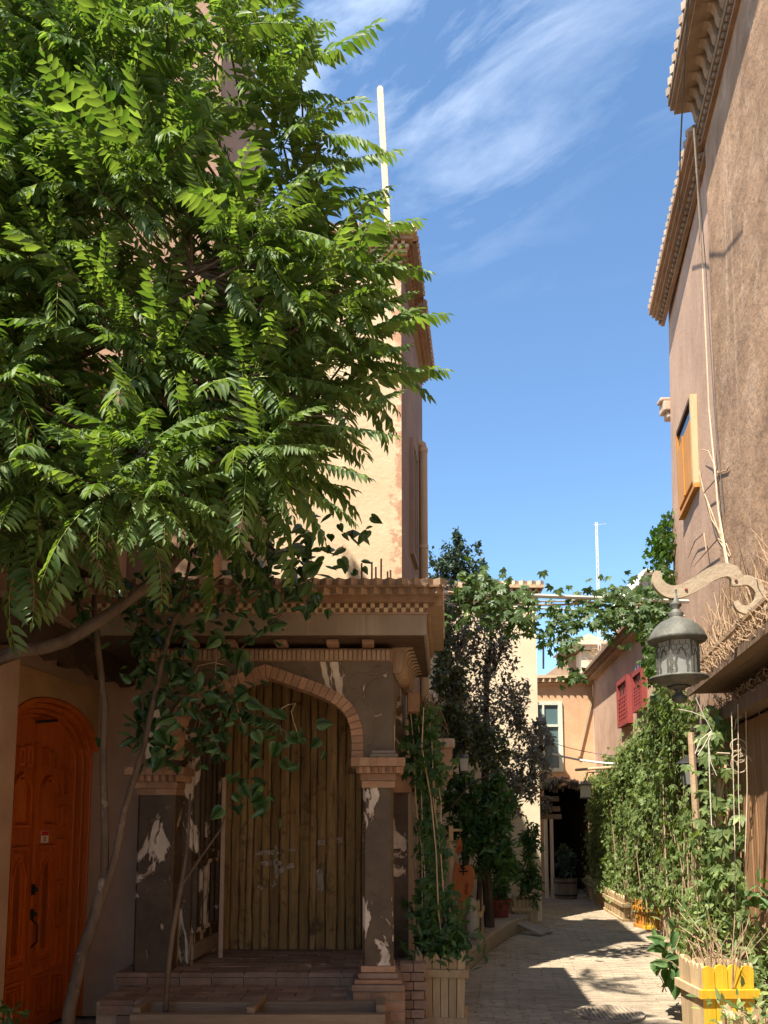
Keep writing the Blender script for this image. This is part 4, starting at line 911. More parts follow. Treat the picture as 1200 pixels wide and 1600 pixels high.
for q in ((xw1,xw1+.09,z0-.08,z1+.08),(xw0-.36,xw1,z1,z1+.08),(xw0-.36,xw1,z0-.08,z0),(xw0-.3,xw1,(z0+z1)/2+.2,(z0+z1)/2+.25),(xw0+.02,xw0+.06,z0,z1)): MB().box(q[0],q[1],YT-.05,YT-.003,q[2],q[3]).build('window_frame', MT['greenframe'], te)
MB().bar((PX(926,1090,15.95),15.96,PZ(1088,15.95)),(PX(904,1180,15.95),15.96,PZ(1182,15.95)),.05,.03,(0,1,0)).build('brace', MT['cream_trim'], te)
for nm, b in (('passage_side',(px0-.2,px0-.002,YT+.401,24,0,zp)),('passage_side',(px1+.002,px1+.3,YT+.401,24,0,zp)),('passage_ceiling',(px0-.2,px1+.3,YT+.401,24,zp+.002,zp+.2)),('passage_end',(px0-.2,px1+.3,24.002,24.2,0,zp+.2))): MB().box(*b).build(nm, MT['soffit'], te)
for k, y in enumerate((1246,1262,1274)):
    MB().box(px0-.35,px0+.22,15.6-.1*k,15.7-.1*k,PZ(y+6,15.6),PZ(y-2,15.6)).build('lintel_beam', MT['old_wood'], te)
for x in (854,863): MB().box(PX(x,1350,15.4)-.03,PX(x,1350,15.4)+.03,15.38,15.44,0,PZ(1280,15.4)).build('door_post', MT['house_cream'], te)
# roof clutter
q = P(922,1040,17.5); rh = empty('roof_hut', (q.x,18,4.4), 'pale roof hut with a low tiled cap above the terracotta house', 'roof hut')
MB().box(q.x-.25,q.x+.28,17.3,18.6,4.2,PZ(1020,17.5)).build('wall', MT['house_cream'], rh)
z = PZ(1020,17.5); MB().box(q.x-.5,q.x+.5,17.2,18.7,z+.002,z+.12).build('roof_edge', MT['old_wood'], rh)
MB().add([(q.x-.6,17.2,z+.13),(q.x+.5,17.2,z+.13),(q.x+.5,18.7,z+.13),(q.x-.6,18.7,z+.13),(q.x+.1,17.9,z+.55)],[(0,1,4),(1,2,4),(2,3,4),(3,0,4),(0,3,2,1)]).build('roof_cap', MT['clay'], rh)
x0, x1 = PX(842,1050,18), PX(905,1050,18)
tag(MB().prism([(x0-.6,4.3),(x1,4.3),(x1-.1,PZ(1022,18)),(x0+.6,PZ(1034,18)),(x0,PZ(1062,18))], XYd, 17.8, 19.5).build('mud_roof', MT['clay']), 'sloping mud roof behind the terracotta house', 'roof')
for i, x in enumerate((877,891,849)):
    mb = MB(); a, b = P(x,1045,18.4), P(x,995,18.4); mb.tube([a,b],.025,5); tag(mb.build('roof_pole', MT['iron']), ('middle','right-hand','left-hand')[i]+' thin dark pole standing on the mud roof', 'pole', 'thin poles on the mud roof')
am = empty('antenna_mast', P(938,1060,17.2), 'thin white lattice antenna mast against the blue sky', 'antenna')
a, b = P(938,1060,17.0), P(932,816,17.0); mb = MB()
for d in (-.03,.03): mb.tube([a+Vector((d,0,0)), b+Vector((d*.6,0,0))], .01, 5)
mb.build('mast', MT['white_pipe'], am); mb = MB(); d_ = b-a
for i in range(26):
    p, q = a+d_*(i/26), a+d_*((i+1)/26); sg = 1 if i % 2 else -1; mb.tube([p+Vector((.03*sg,0,0)), q+Vector((-.03*sg,0,0))], .006, 4)
mb.build('lattice', MT['white_pipe'], am); mb = MB(); mb.tube([b+Vector((-.08,0,-.06)), b+Vector((.22,0,-.04))], .006, 4); mb.build('crossbar', MT['white_pipe'], am)
gd = empty('glass_gable', P(1010,920,14.5), 'small grey gabled skylight above the rose house', 'skylight')
g0 = P(995,925,14.5); MB().prism([(g0.x,g0.z-.5),(g0.x+.9,g0.z-.5),(g0.x+.9,g0.z+.12),(g0.x+.12,g0.z+.36),(g0.x,g0.z+.1)], XYd, 14.5, 16).build('gable', MT['grey_roof'], gd)
MB().prism([(g0.x-.08,g0.z+.06),(g0.x+.12,g0.z+.42),(g0.x+1.0,g0.z+.30),(g0.x+1.0,g0.z+.24),(g0.x+.12,g0.z+.365),(g0.x-.02,g0.z+.08)], XYd, 14.35, 16.1).build('roof_sheet', MT['white'], gd)

# ------------------------------------------------------------------ left rear: cream house and low brown wall
cr = empty('pale_cream_house', (1.6,14,0), 'pale cream house with toothed cornice behind the plum tree', 'house')
YG = 12.0; xg0, xg1 = .35, PX(838,1000,YG); ZG = PZ(910,YG)
slab('wall', [(xg0,YG),(xg1,YG),(xg1+.12,15.4),(xg0,15.4)], 0, ZG-.3, MT['house_cream'], cr)
fg = Frame((xg0,YG),(xg1,YG)); fg2 = Frame((xg1,YG),(xg1+.12,15.4))
GL = [('dog',.07,.13,MT['tooth'],.13), ('band',.05,.12,MT['cream_trim']), ('check',.09,.08,MT['cream_trim'],.05), ('band',.09,.02,MT['house_cream'])]
cornice(cr, fg, ZG, GL, 0, 1); cornice(cr, fg2, ZG, GL, 0, 0)
lw = empty('low_brown_house', (.4,10,0), 'low brown house wall behind the potted plants on the left', 'house')
slab('wall', [(-1.2,8.95),(.42,8.95),(.72,11.95),(-1.2,11.95)], 0, 3.3, MT['brownwall'], lw)
for y in (9.3, 10.2, 11.2):
    x = .42+(y-8.95)*.1; MB().box(x+.003,x+.06,y-.05,y+.05,.2,2.4).build('door_post', MT['old_wood'], lw)
# carved balcony block and pale finial beside the drain pipe
q = P(692,1190,8.0); bb = empty('corbelled_pillar', (q.x,8.0,q.z), 'rose stone pillar block with moulded cap jutting behind the climbing vine', 'pillar')
z = lambda y: PZ(y, 8.0); k = 8/1200
MB().box(q.x-8*k,q.x+14*k,7.93,8.1,z(1212),z(1170)).build('shaft', MT['pink'], bb)
MB().box(q.x-11*k,q.x+18*k,7.9,8.13,z(1170)+.002,z(1155)).build('cap', MT['stone'], bb, bevel=.02)
MB().prism([(q.x-16*k,z(1234)),(q.x-8*k,z(1240)),(q.x+14*k,z(1213)),(q.x-16*k,z(1213))], XYd, 7.94, 8.09).build('foot', MT['pink'], bb)
q2 = P(684,1200,7.7); mb = MB(); mb.lathe([(0,-.085),(.05,-.075),(.075,-.03),(.085,.02),(.06,.06),(.035,.075),(.05,.09),(0,.10)], (0,0,0), 14)
mb.v = [(q2.x + zc_*.9, 7.7 + y_, q2.z + x_*.8 - zc_*.35) for x_, y_, zc_ in mb.v]
tag(mb.build('pale_finial', MT['stone'], smooth=True), 'pale rounded stone finial peeking out of the climbing vine', 'finial')
q = P(725,1192,8.6); wl = empty('pale_lantern', q, 'small pale lantern hanging among the dark foliage on the left', 'lantern')
MB().lathe([(0,.1),(.02,.1),(.07,.06),(.06,.05),(0,.05)][::-1], q, 6).build('cap', MT['lampmetal'], wl)
MB().lathe([(0,-.09),(.042,-.09),(.055,.05),(0,.05)], q, 6).build('glass', MT['lampglass'], wl)
MB().lathe([(0,-.11),(.055,-.11),(.05,-.09),(0,-.09)], q, 6).build('base', MT['lampmetal'], wl)
mb = MB(); mb.tube([q+Vector((0,0,.1)),q+Vector((-.02,0,.2)),q+Vector((-.2,.05,.22))], .008, 5); mb.build('arm', MT['iron'], wl)
q = P(915,1237,14.0); wl = empty('hanging_white_lantern', q, 'white glass lantern hanging at the mouth of the dark passage', 'lantern')
MB().lathe([(0,.22),(.03,.2),(.13,.13),(.12,.11),(0,.11)][::-1], q, 8).build('cap', MT['lampmetal'], wl)
MB().lathe([(0,-.10),(.095,-.10),(.095,.11),(0,.11)], q, 8).build('glass', MT['lampglass'], wl)
MB().lathe([(0,-.14),(.12,-.12),(.11,-.10),(0,-.10)], q, 8).build('base', MT['lampmetal'], wl)
mb = MB(); mb.tube([q+Vector((0,0,.2)),q+Vector((.05,0,.35)),q+Vector((.3,.0,.36)),q+Vector((.45,0,.2))], .012, 5); mb.build('arm', MT['iron'], wl)
# orange hanging sign
q = P(725,1382,8.7); kk = 8.7/1200; sg = empty('hanging_sign', q, 'orange shield-shaped hanging sign with black characters', 'sign')
g = lambda x, y: (P(x,y,8.7).x, P(x,y,8.7).z)
MB().prism([g(711,1347),g(723,1352),g(738,1352),g(742,1362),g(740,1385),g(735,1400),g(725,1411),g(713,1404),g(708,1385),g(709,1362)], XYd, 8.7, 8.725).build('board', MT['sign'], sg, bevel=.004)
MB().prism([g(714,1312),g(720,1310),g(723,1318),g(722,1330),g(716,1334),g(712,1330)], XYd, 8.7, 8.72).build('top_board', MT['sign'], sg, bevel=.003)
mb = MB()
def stroke(mb, pts, w, y=8.695):
    for a, b in zip(pts[:-1], pts[1:]):
        A, B = g(*a), g(*b); mb.bar((A[0],y,A[1]),(B[0],y,B[1]), .006, w*kk, (0,1,0)) if False else mb.bar((A[0],y,A[1]),(B[0],y,B[1]), w*kk, .006, (0,1,0))
for s_ in ([(719,1353),(727,1352)],[(724,1349),(720,1357)],[(720,1357),(727,1357)],[(717,1362),(731,1361)],[(724,1353),(724,1367)]): stroke(mb, s_, 2.0)
mb.build('black_character', MT['ink'], sg); mb = MB()
for s_ in ([(728,1379),(731,1382)],[(726,1385),(733,1384)],[(730,1381),(728,1397)],[(726,1392),(732,1391)],[(726,1396),(732,1396)]): stroke(mb, s_, 2.0)
mb.build('red_character', MT['faded_ink'], sg); mb = MB(); stroke(mb, [(718,1323),(717,1331)], 2.5); stroke(mb, [(720,1321),(720,1329)], 2); mb.build('mark', MT['faded_ink'], sg)
mb = MB(); mb.bar((P(705,1330,8.75).x,8.76,.2),(P(705,1330,8.75).x,8.76,1.5),.05,.05); mb.bar((P(705,1310,8.75).x-.02,8.76,1.45),(P(722,1310,8.75).x,8.76,1.45),.03,.03); mb.build('post', MT['planter'], sg)

# ------------------------------------------------------------------ planters
def planter(name, label, w, d, h, loc, rz, mats=('planter','planter'), ph=.14, nw=6, nd=4, round_=False, taper=.9, group='picket-topped planter boxes'):
    root = empty(name, (0,0,0), label, 'planter', group)
    tp = lambda v: [(x*(taper+(1-taper)*z/h), y*(taper+(1-taper)*z/h), z) for x, y, z in v]
    rail = h*.72
    def side(n, half, off, axis, mat, sgn):
        bw = 2*half/n
        for i in range(n):
            a, b = -half+i*bw+.003, -half+(i+1)*bw-.003; t = random.uniform(0,.005)
            mb = MB(); f = (lambda q, z, o: (q, sgn*(off-o), z)) if axis == 'x' else (lambda q, z, o: (sgn*(off-o), q, z))
            top = rail + ph*random.uniform(.85,1.08); m = (a+b)/2
            if round_: out = [(a,.02),(b,.02),(b,top-.03),(b-.012,top-.01),(m,top),(a+.012,top-.01),(a,top-.03)]
            else: out = [(a,.02),(b,.02),(b,top-.05),(m,top),(a,top-.05)]
            mb.prism(out, lambda q, z, o: f(q, z, o), t, t+.02); mb.v = tp(mb.v); mb.build('board', mat, root)
        for z0, z1, nm in ((rail-.06,rail,'top_rail'),(.0,.05,'bottom_rail')):
            mb = MB(); e = half + (.028 if axis == 'x' else 0.0); f = (lambda q, z, o: (q, sgn*(off+o), z)) if axis == 'x' else (lambda q, z, o: (sgn*(off+o), q, z))
            mb.prism([(-e,z0),(e,z0),(e,z1),(-e,z1)], lambda q, z, o: f(q,z,o), .002, .028); mb.v = tp(mb.v); mb.build(nm, mat, root, bevel=.003)
    side(nw, w/2, d/2, 'x', MT[mats[0]], -1); side(nw, w/2, d/2, 'x', MT[mats[1]], 1)
    side(nd, d/2, w/2, 'y', MT[mats[1]], -1); side(nd, d/2, w/2, 'y', MT[mats[1]], 1)
    mb = MB(); mb.box(-w/2+.024,w/2-.024,-d/2+.024,d/2-.024,.01,rail-.03); mb.v = tp(mb.v); mb.build('soil', MT['soil'], root)
    root.location = loc; root.rotation_euler = (0,0,rz); return root
planter('planter_box', 'weathered picket planter box at the foot of the climbing vine beside the porch', .40, .42, .58, (P(693,1598,6.15).x,6.35,0), R(-6))
planter('planter_box', 'small picket planter box at the end of the raised walk', .36, .36, .42, (P(827,1445,11.0).x+.02,11.45,0.0), R(-4))
planter('planter_box', 'picket planter box standing behind the orange hanging sign', .7, .3, .42, (1.02,9.4,.2), R(80), nw=7, nd=3)
planter('yellow_planter', 'bright yellow painted picket planter box in the right foreground', .36, .38, .62, (2.31,5.50,0), R(2), ('yellow','planter'), .16, 4, 6, True, .94)
planter('planter_box', 'pale picket planter box cut by the bottom right corner', .5, .3, .50, (2.26,4.62,0), R(-10), ph=.12)
planter('long_planter', 'long pale picket planter along the foot of the vine covered wall', 2.6, .30, .40, (3.90,13.1,0), R(84.5), ph=.12, nw=18, nd=3)
planter('planter_box', 'weathered far planter box at the dark end of the vine wall', .8, .3, .45, (4.08,15.0,0), R(84), nw=6, nd=3)
planter('orange_planter', 'small orange-brown planter box beside the long pale planter', .30, .34, .42, (3.84,11.35,0), R(6), ('yellow','orange_wood'), ph=.12, nw=4, nd=4)
# barrel planter in the passage mouth
q = (P(886,1402,15.2).x, 15.3, 0); bp_ = empty('barrel_planter', q, 'round wooden tub planter in the dark passage mouth', 'planter')
for k in range(14):
    a = 2*math.pi*k/14; MB().bar((q[0]+.19*math.cos(a),q[1]+.19*math.sin(a),.01),(q[0]+.215*math.cos(a),q[1]+.215*math.sin(a),.40),.09,.02,(math.cos(a),math.sin(a),0)).build('stave', MT['old_wood'], bp_)  # darker wood stands in for the passage shade on the tub
for z in (.08,.32): MB().lathe([(.225,z-.015),(.23,z+.015)], (q[0],q[1],0), 18).build('hoop', MT['iron'], bp_)
MB().lathe([(0,.30),(.19,.30),(.19,.33),(0,.34)], q, 12).build('soil', MT['soil'], bp_)
q = (P(782,1442,11.0).x, 11.0, .2); rp = empty('red_pot', q, 'dull red plastic flower pot on the raised walk', 'pot')
MB().lathe([(0,0),(.11,0),(.15,.21),(.165,.215),(.165,.25),(.145,.25),(.14,.21),(0,.2)], q, 16).build('pot', MT['pot_red'], rp, smooth=False); MB().lathe([(0,.201),(.138,.205),(0,.22)], q, 12).build('soil', MT['soil'], rp)
q = (P(737,1410,9.0).x, 9.0, .2); mb = MB(); mb.lathe([(0,.02),(.05,0),(.07,.1),(.085,.22),(.06,.32),(.03,.37),(.05,.42),(.03,.47),(0,.48)], q, 12)
tag(mb.build('white_vase', M('cream_vase',(0.4,0.36,0.3),(0.5,0.46,0.4)), smooth=True), 'pale vase standing under the orange sign', 'vase')
# loose boards at the end of the walk
for i, (x0, y0, x1, y1) in enumerate(((792,1452,842,1457),(800,1446,850,1454))):
    a, b = P(x0,y0,0), None
    Y0, Y1 = 1920/(y0-1276), 1920/(y1-1276); A = Vector(((x0-600)/1200*Y0, Y0, .19-.03*i)); B = Vector(((x1-600)/1200*Y1, Y1-.1, .03))
    mb = MB(); mb.bar(A, B, .13, .025); tag(mb.build('loose_board', MT['kerb'], bevel=.003), ('near' if i == 0 else 'far')+' loose board leaning off the end of the raised walk', 'board', 'loose boards on the walk')
# log wrapped in wire mesh
la_, lb_ = Vector((2.62,6.30,.30)), Vector((3.05,6.15,.30))
lg = empty('wrapped_log', (2.8,6.3,0), 'stubby log wrapped in wire mesh behind the yellow planter', 'log')
d_ = (lb_-la_); mb = MB(); mb.tube([la_, la_+d_*.3, la_+d_*.7, lb_], [.16,.165,.155,.15], 16); mb.build('log', MT['log'], lg, smooth=True)
mb = MB()
for k in range(9): c = la_+d_*(.12+.1*k); mb.tube([c+Vector((0, .172*math.cos(a), .172*math.sin(a))) for a in np.linspace(0,2*math.pi,17)], .003, 3)
for k in range(18): a = 2*math.pi*k/18; o = Vector((0,.174*math.cos(a),.174*math.sin(a))); mb.tube([la_+d_*.1+o, lb_-d_*.06+o], .003, 3)
mb.build('mesh_wrap', M('grey_mesh',(0.4,0.38,0.38),(0.5,0.48,0.48)), lg)
for s_ in (.2,.8): c = la_+d_*s_; MB().box(c.x-.05,c.x+.05,c.y-.14,c.y+.14,0,.17).build('cradle', MT['old_wood'], lg)

# ------------------------------------------------------------------ overhead pergola pipes and wires
def pole(name, a, b, r, mat, label, cat='pole', sag=0.0, group=None):
    a, b = Vector(a), Vector(b); pts = [a+(b-a)*t+Vector((0,0,-sag*4*t*(1-t))) for t in np.linspace(0,1,9)] if sag else [a,b]
    mb = MB(); mb.tube(pts, r, 8); return tag(mb.build(name, mat), label, cat, group)
pole('pergola_pipe', P(675,925,7.4), P(1075,940,8.6), .024, MT['white_pipe'], 'white pipe spanning the alley that carries the grape vine')
pole('pergola_pipe', P(640,940,7.6), P(1070,962,8.9), .010, MT['white_pipe'], 'thinner pale rod just below the white pergola pipe')
pole('sagging_wire', P(690,930,7.2), P(860,1000,10), .006, MT['wire'], 'thin wire sagging from the porch corner into the grape vine', 'wire', .1)
pole('white_conduit', P(864,1178,13.5), P(1030,1192,11.6), .018, MT['white_pipe'], 'upper white conduit strung in front of the terracotta house', 'conduit', .08)
pole('white_conduit', P(900,1203,13.5), P(1025,1194,11.6), .026, MT['cream_trim'], 'lower cream pole slanting in front of the terracotta house', 'pole')
pole('sagging_wire', P(848,1155,15), P(1040,1182,11.7), .006, MT['wire'], 'thin dark wire sagging across the terracotta wall', 'wire', .12)
pole('vine_prop', P(640,1085,6.6), P(655,1500,6.5), .018, MT['twig'], 'pale stick propping the climbing vine beside the porch')
# ------------------------------------------------------------------ foliage tools
def mesh_np(name, V, T, mats, midx=None):
    me = bpy.data.meshes.new(name); V = np.asarray(V, np.float32); T = np.asarray(T, np.int32)
    me.vertices.add(len(V)); me.vertices.foreach_set('co', V.ravel())
    me.loops.add(len(T)*3); me.loops.foreach_set('vertex_index', T.ravel())
    me.polygons.add(len(T)); me.polygons.foreach_set('loop_start', np.arange(0, len(T)*3, 3, dtype=np.int32))
    for m in mats: me.materials.append(m)
    if midx is not None: me.polygons.foreach_set('material_index', np.asarray(midx, np.int32))
    me.update(calc_edges=True); me.validate(); return me
def nrm(a): return a/np.maximum(np.linalg.norm(a, axis=-1, keepdims=True), 1e-9)
def frames(d, up):
    x = nrm(d); y = np.cross(up, x); bad = np.linalg.norm(y, axis=1) < 1e-3
    y[bad] = np.cross(np.array([1.,0.13,0.2]), x[bad]); y = nrm(y); z = np.cross(x, y)
    return np.stack([x, y, z], axis=2)      # columns
def scatter(V0, T0, pos, d, up, size):
    n = len(pos); Rm = frames(d, up); V = np.einsum('nij,kj->nki', Rm, V0)*size[:,None,None] + pos[:,None,:]
    T = T0[None] + (np.arange(n)*len(V0))[:,None,None]; return V.reshape(-1,3), T.reshape(-1,3)
def quad_tris(fs):
    o = []
    for f in fs:
        for i in range(1, len(f)-1): o.append((f[0], f[i], f[i+1]))
    return np.array(o)
def tmpl_leaflet(w=.34, fold=.10, curl=.12):
    V = np.array([(0,0,0),(.34,0,-fold*.5),(.7,0,-fold*.5-curl*.5),(1,0,-curl*1.4),(.34,w/2,fold*.4),(.7,w*.34,fold*.2-curl*.5),(.34,-w/2,fold*.4),(.7,-w*.34,fold*.2-curl*.5)])
    return V, quad_tris([(0,1,4),(1,2,5,4),(2,3,5),(0,6,1),(1,6,7,2),(2,7,3)])
def tmpl_heart():
    half = [(0,0),(-.10,.16),(-.04,.33),(.16,.43),(.42,.38),(.70,.20),(1.0,0)]
    V = [(x, y, -.10*abs(y)*2 - .18*x*x) for x, y in half] + [(x, -y, -.10*abs(y)*2 - .18*x*x) for x, y in half[1:-1]] + [(.3,0,.06-.0),(.65,0,.0)]
    m1, m2 = len(V)-2, len(V)-1; f = []
    Lh = [0,1,2,3,4,5,6]; Rh = [0,7,8,9,10,11,6]
    for H, s in ((Lh,1),(Rh,-1)):
        q = [(H[0],H[1],m1),(H[1],H[2],m1),(H[2],H[3],m1),(H[3],H[4],m1),(m1,H[4],m2),(H[4],H[5],m2),(H[5],H[6],m2)]
        f += q
    return np.array(V), np.array(f)
def tmpl_palmate(n=5, spread=150):
    Vs = []; Ts = []; V0, T0 = tmpl_leaflet(.42, .08, .15)
    V0 = V0[[0,1,3,4,6]]; T0 = np.array([(0,1,3),(1,2,3),(0,4,1),(1,4,2)]); V0[1] = (.5,0,-.06); V0[3] = (.5,.23,.03); V0[4] = (.5,-.23,.03)
    for i in range(n):
        a = R(-spread/2 + spread*i/(n-1)); s = .62 + .38*math.cos(a*.9)
        Rz = np.array([[math.cos(a),-math.sin(a),0],[math.sin(a),math.cos(a),0],[0,0,1]])
        Ts.append(T0 + len(Vs)*5); Vs.append((V0*s)@Rz.T)
    return np.concatenate(Vs), np.concatenate(Ts)
LEAFLET, HEART, PALM = tmpl_leaflet(), tmpl_heart(), tmpl_palmate()
SMALL = (np.array([(0,0,0),(.5,.24,.05),(1,0,-.1),(.5,-.24,.05),(.5,0,-.03)]), np.array([(0,4,1),(4,2,1),(0,3,4),(3,2,4)]))
def foliage(name, tm, pos, d, up, size, mat, parent=None):
    V, T = scatter(tm[0], tm[1], np.asarray(pos), np.asarray(d), np.asarray(up), np.asarray(size))
    org = np.array([pos[:,0].mean(), pos[:,1].mean(), pos[:,2].min()]); me = mesh_np(name, V-org, T, [mat])
    o = link(name, me, org, parent); o['kind'] = 'stuff'; return o
def rv(n, s=1.0): return rng.normal(0, s, (n,3))

# ------------------------------------------------------------------ tree of heaven in the left foreground
def frond(npair, L, droop, seed):
    r = np.random.default_rng(seed); Vs = []; Ts = []; mi = []; n = 0
    ts = np.linspace(0, 1, 9); rach = np.stack([L*ts*(1-.12*droop*ts), .03*L*np.sin(ts*3+seed), .10*L*ts-droop*L*.55*ts**2], 1)
    def at(t): return np.array([np.interp(t, ts, rach[:,k]) for k in range(3)])
    # stalk: thin three-sided tube
    for i, p in enumerate(rach):
        w_ = .0055*(1-.75*ts[i])
        for j in range(3): Vs.append(p + w_*np.array([0, math.cos(2.094*j), math.sin(2.094*j)])); n += 1
    for i in range(8):
        for j in range(3):
            a, b = i*3+j, i*3+(j+1)%3; Ts += [(a,b,b+3),(a,b+3,a+3)]; mi += [1,1]
    V0, T0 = tmpl_leaflet(.32, .10, .18)
    for k in range(npair):
        t = .16 + .80*k/(npair-1); p = at(t); tan = nrm(at(min(1,t+.03))-at(t-.03))
        ln = L*.215*(.62+.38*math.sin(math.pi*(.12+.80*t)))*r.uniform(.88,1.1)
        if t > .85: ln *= 1-(t-.85)*2.4
        for sgn in (1,-1):
            if r.random() < .05: continue
            fwd = .30 + .55*t + r.normal(0,.12); hang = -.10 - .55*r.random()
            d = np.array([fwd, sgn*1.0, hang]); d = d[0]*tan + np.array([0,d[1],d[2]]); up = np.array([r.normal(0,.28), sgn*.25+r.normal(0,.22), 1.0])
            V, T = scatter(V0, T0, p[None], d[None], up[None], np.array([ln]))
            Ts += [tuple(q) for q in (T+n)]; mi += [0]*len(T); Vs += list(V); n += len(V)
    V, T = scatter(V0, T0, rach[-1][None], (rach[-1]-rach[-2])[None], np.array([[0,0,1.]]), np.array([L*.10])); Ts += [tuple(q) for q in (T+n)]; mi += [0]*len(T); Vs += list(V); n += len(V)
    return np.array(Vs), np.array(Ts), np.array(mi)
FR = [frond(*a) for a in ((13,1.0,.50,1),(12,1.0,.75,2),(15,1.0,.35,3),(11,1.0,.95,4),(14,1.0,.6,5),(12,1.0,.22,6),(13,1.0,.85,7),(10,1.0,.45,8))]
FM = [mesh_np('compound_leaf', V, T, [MT['ail'], MT['ail_stem']], m) for V, T, m in FR]
base = Vector((-2.1, 3.85, 0))
tree = empty('tree_of_heaven', base, 'big tree with long feathery compound leaves filling the upper left', 'tree')
limbs = [[base, Vector((-2.08,3.85,1.2)), P(-30,1062,4.05), P(100,1003,4.10), P(200,938,4.20), P(285,862,4.30), P(330,740,4.35), P(345,560,4.40), P(360,360,4.40), P(330,150,4.45)],
         [P(-30,1062,4.05), P(-60,800,4.00), P(20,600,4.10), P(90,400,4.20), P(150,200,4.30), P(190,-50,4.40)],
         [P(-60,800,4.00), P(-120,500,3.90), P(-100,200,3.90), P(-60,-60,4.00)],
         [P(285,862,4.30), P(400,700,4.50), P(470,560,4.60), P(500,450,4.60)],
         [P(345,560,4.40), P(430,430,4.20), P(480,330,4.20)], [P(20,600,4.10), P(200,520,3.80), P(300,420,3.70)],
         [P(360,360,4.40), P(420,220,4.50), P(455,120,4.50)], [P(200,938,4.20), P(160,830,3.90), P(190,700,3.80), P(240,620,3.75)]]
rad = [[.075,.07,.042,.036,.032,.028,.023,.019,.014,.008],[.05,.04,.034,.027,.02,.01],[.035,.028,.02,.01],[.022,.017,.012,.007],[.016,.012,.006],[.02,.014,.007],[.014,.01,.005],[.016,.013,.01,.006]]
mb = MB(); nodes = []
for lb, rr in zip(limbs, rad):
    Q = []; RR = []
    for i in range(len(lb)-1):
        a, b, c, d = lb[max(i-1,0)], lb[i], lb[i+1], lb[min(i+2,len(lb)-1)]
        for k in range(4):
            t = k/4; Q.append(.5*((2*b)+(c-a)*t+(2*a-5*b+4*c-d)*t*t+(3*b-3*c+d-a)*t**3)); RR.append(rr[i]+(rr[i+1]-rr[i])*t)
    Q.append(lb[-1]); RR.append(rr[-1]); mb.tube(Q, RR, 8); nodes += Q[4:]
mb.build('trunk', MT['bark'], tree, smooth=True)
poly = [(-80,-160),(120,-150),(230,-80),(320,-10),(370,60),(385,140),(400,230),(430,320),(465,400),(495,480),(490,560),(440,650),(400,730),(310,770),(200,800),(60,830),(-80,850)]
def inpoly(x, y):
    c = False; n = len(poly)
    for i in range(n):
        (x0,y0),(x1,y1) = poly[i], poly[(i+1)%n]
        if (y0 > y) != (y1 > y) and x < (x1-x0)*(y-y0)/(y1-y0)+x0: c = not c
    return c
tips = [P(x,y,d-(1.0 if x > 405 else .42)) for x, y, d in ((425,75,4.7),(380,15,4.9),(432,150,4.6),(442,225,4.7),(460,310,4.8),(492,385,4.8),(530,455,4.7),(545,515,4.9),(535,570,4.7),(480,640,4.8),(430,700,4.7),(415,755,4.8),(300,790,4.6),(130,825,4.3),(40,840,4.3),(30,760,4.1))]
tries = 0
while len(tips) < 175 and tries < 14000:
    tries += 1; x, y, d = random.uniform(-80,550), random.uniform(-165,900), random.uniform(3.4,4.75)
    if not inpoly(x, y): continue
    p = P(x, y, d)
    if p.x+.425*p.z > 1.3 and p.y+.456*p.z > 6.0: continue
    if all((p-q).length > .185 for q in tips): tips.append(p)
mb = MB(); fr_list = []
hub = P(180,520,4.5)
for p in tips:
    q = min(nodes, key=lambda n: (n-p).length + (.35 if n.z > p.z else 0)); mid = (p+q)/2 + Vector((random.gauss(0,.05),random.gauss(0,.05),-.04))
    if (p-q).length > .05: MB().tube([q, mid, p], [.010,.008,.0055], 5).build('branch', MT['bark'], tree)
    ax = (p-hub).normalized()*.6 + Vector((.25,-.2,.5)); ax.normalize(); nf = random.randint(9,12); a0 = random.uniform(0,6.28)
    e1 = ax.cross(Vector((.3,.9,.1))).normalized(); e2 = ax.cross(e1)
    for i in range(nf):
        az = a0 + i*2.399; el = .35 + 1.05*((i+.5)/nf)       # spiral whorl: inner leaves upright, outer spread
        d = ax*math.cos(el) + (e1*math.cos(az)+e2*math.sin(az))*math.sin(el); d.z -= .05*el
        ln = random.uniform(.36,.70)*min(1,p.y/4.2)*(1.0 if el > .6 else .85)
        fr_list.append((p - ax*.10*(i/nf), d.normalized(), ln, random.randrange(8)))
for (x0,y0,x1,y1,d) in ((470,110,592,44,4.3),(480,170,575,185,4.3),(500,265,622,245,4.35),(510,330,610,300,4.3),(530,385,652,335,4.3),(535,430,668,406,4.35),(540,470,640,470,4.3),(565,520,694,482,4.35),(560,560,640,545,4.3),(560,605,692,560,4.35),(545,650,625,610,4.3),(500,665,612,690,4.3),(480,720,575,748,4.3),(470,770,562,806,4.3),(430,60,470,-40,4.4),(420,50,400,-50,4.4),(500,215,600,215,4.2),(490,380,600,440,4.2)):
    d -= .72; a, b = P(x0,y0,d), P(x1,y1,d-.05); v = b-a; fr_list.append((a, (v.normalized()+Vector((0,0,.12))).normalized(), v.length*1.06, random.choice((0,2,4,5))))
    q = min(nodes, key=lambda n: (n-a).length); MB().tube([q, (a+q)/2+Vector((0,0,-.05)), a], [.009,.007,.004], 5).build('branch', MT['bark'], tree)
crown = bpy.data.objects.new('crown', None); COL.objects.link(crown); crown.parent = tree; ORG[crown.name] = base.copy(); crown.location = (0,0,0)
def vis(f):   # nearest to the lens first
    return (f[0]-Vector((0,0,1.6))).length
fr_list.sort(key=vis)
step = [f for f in fr_list]
Vs = []; Ts = []; Ms = []; nv = 0; cnt = 0
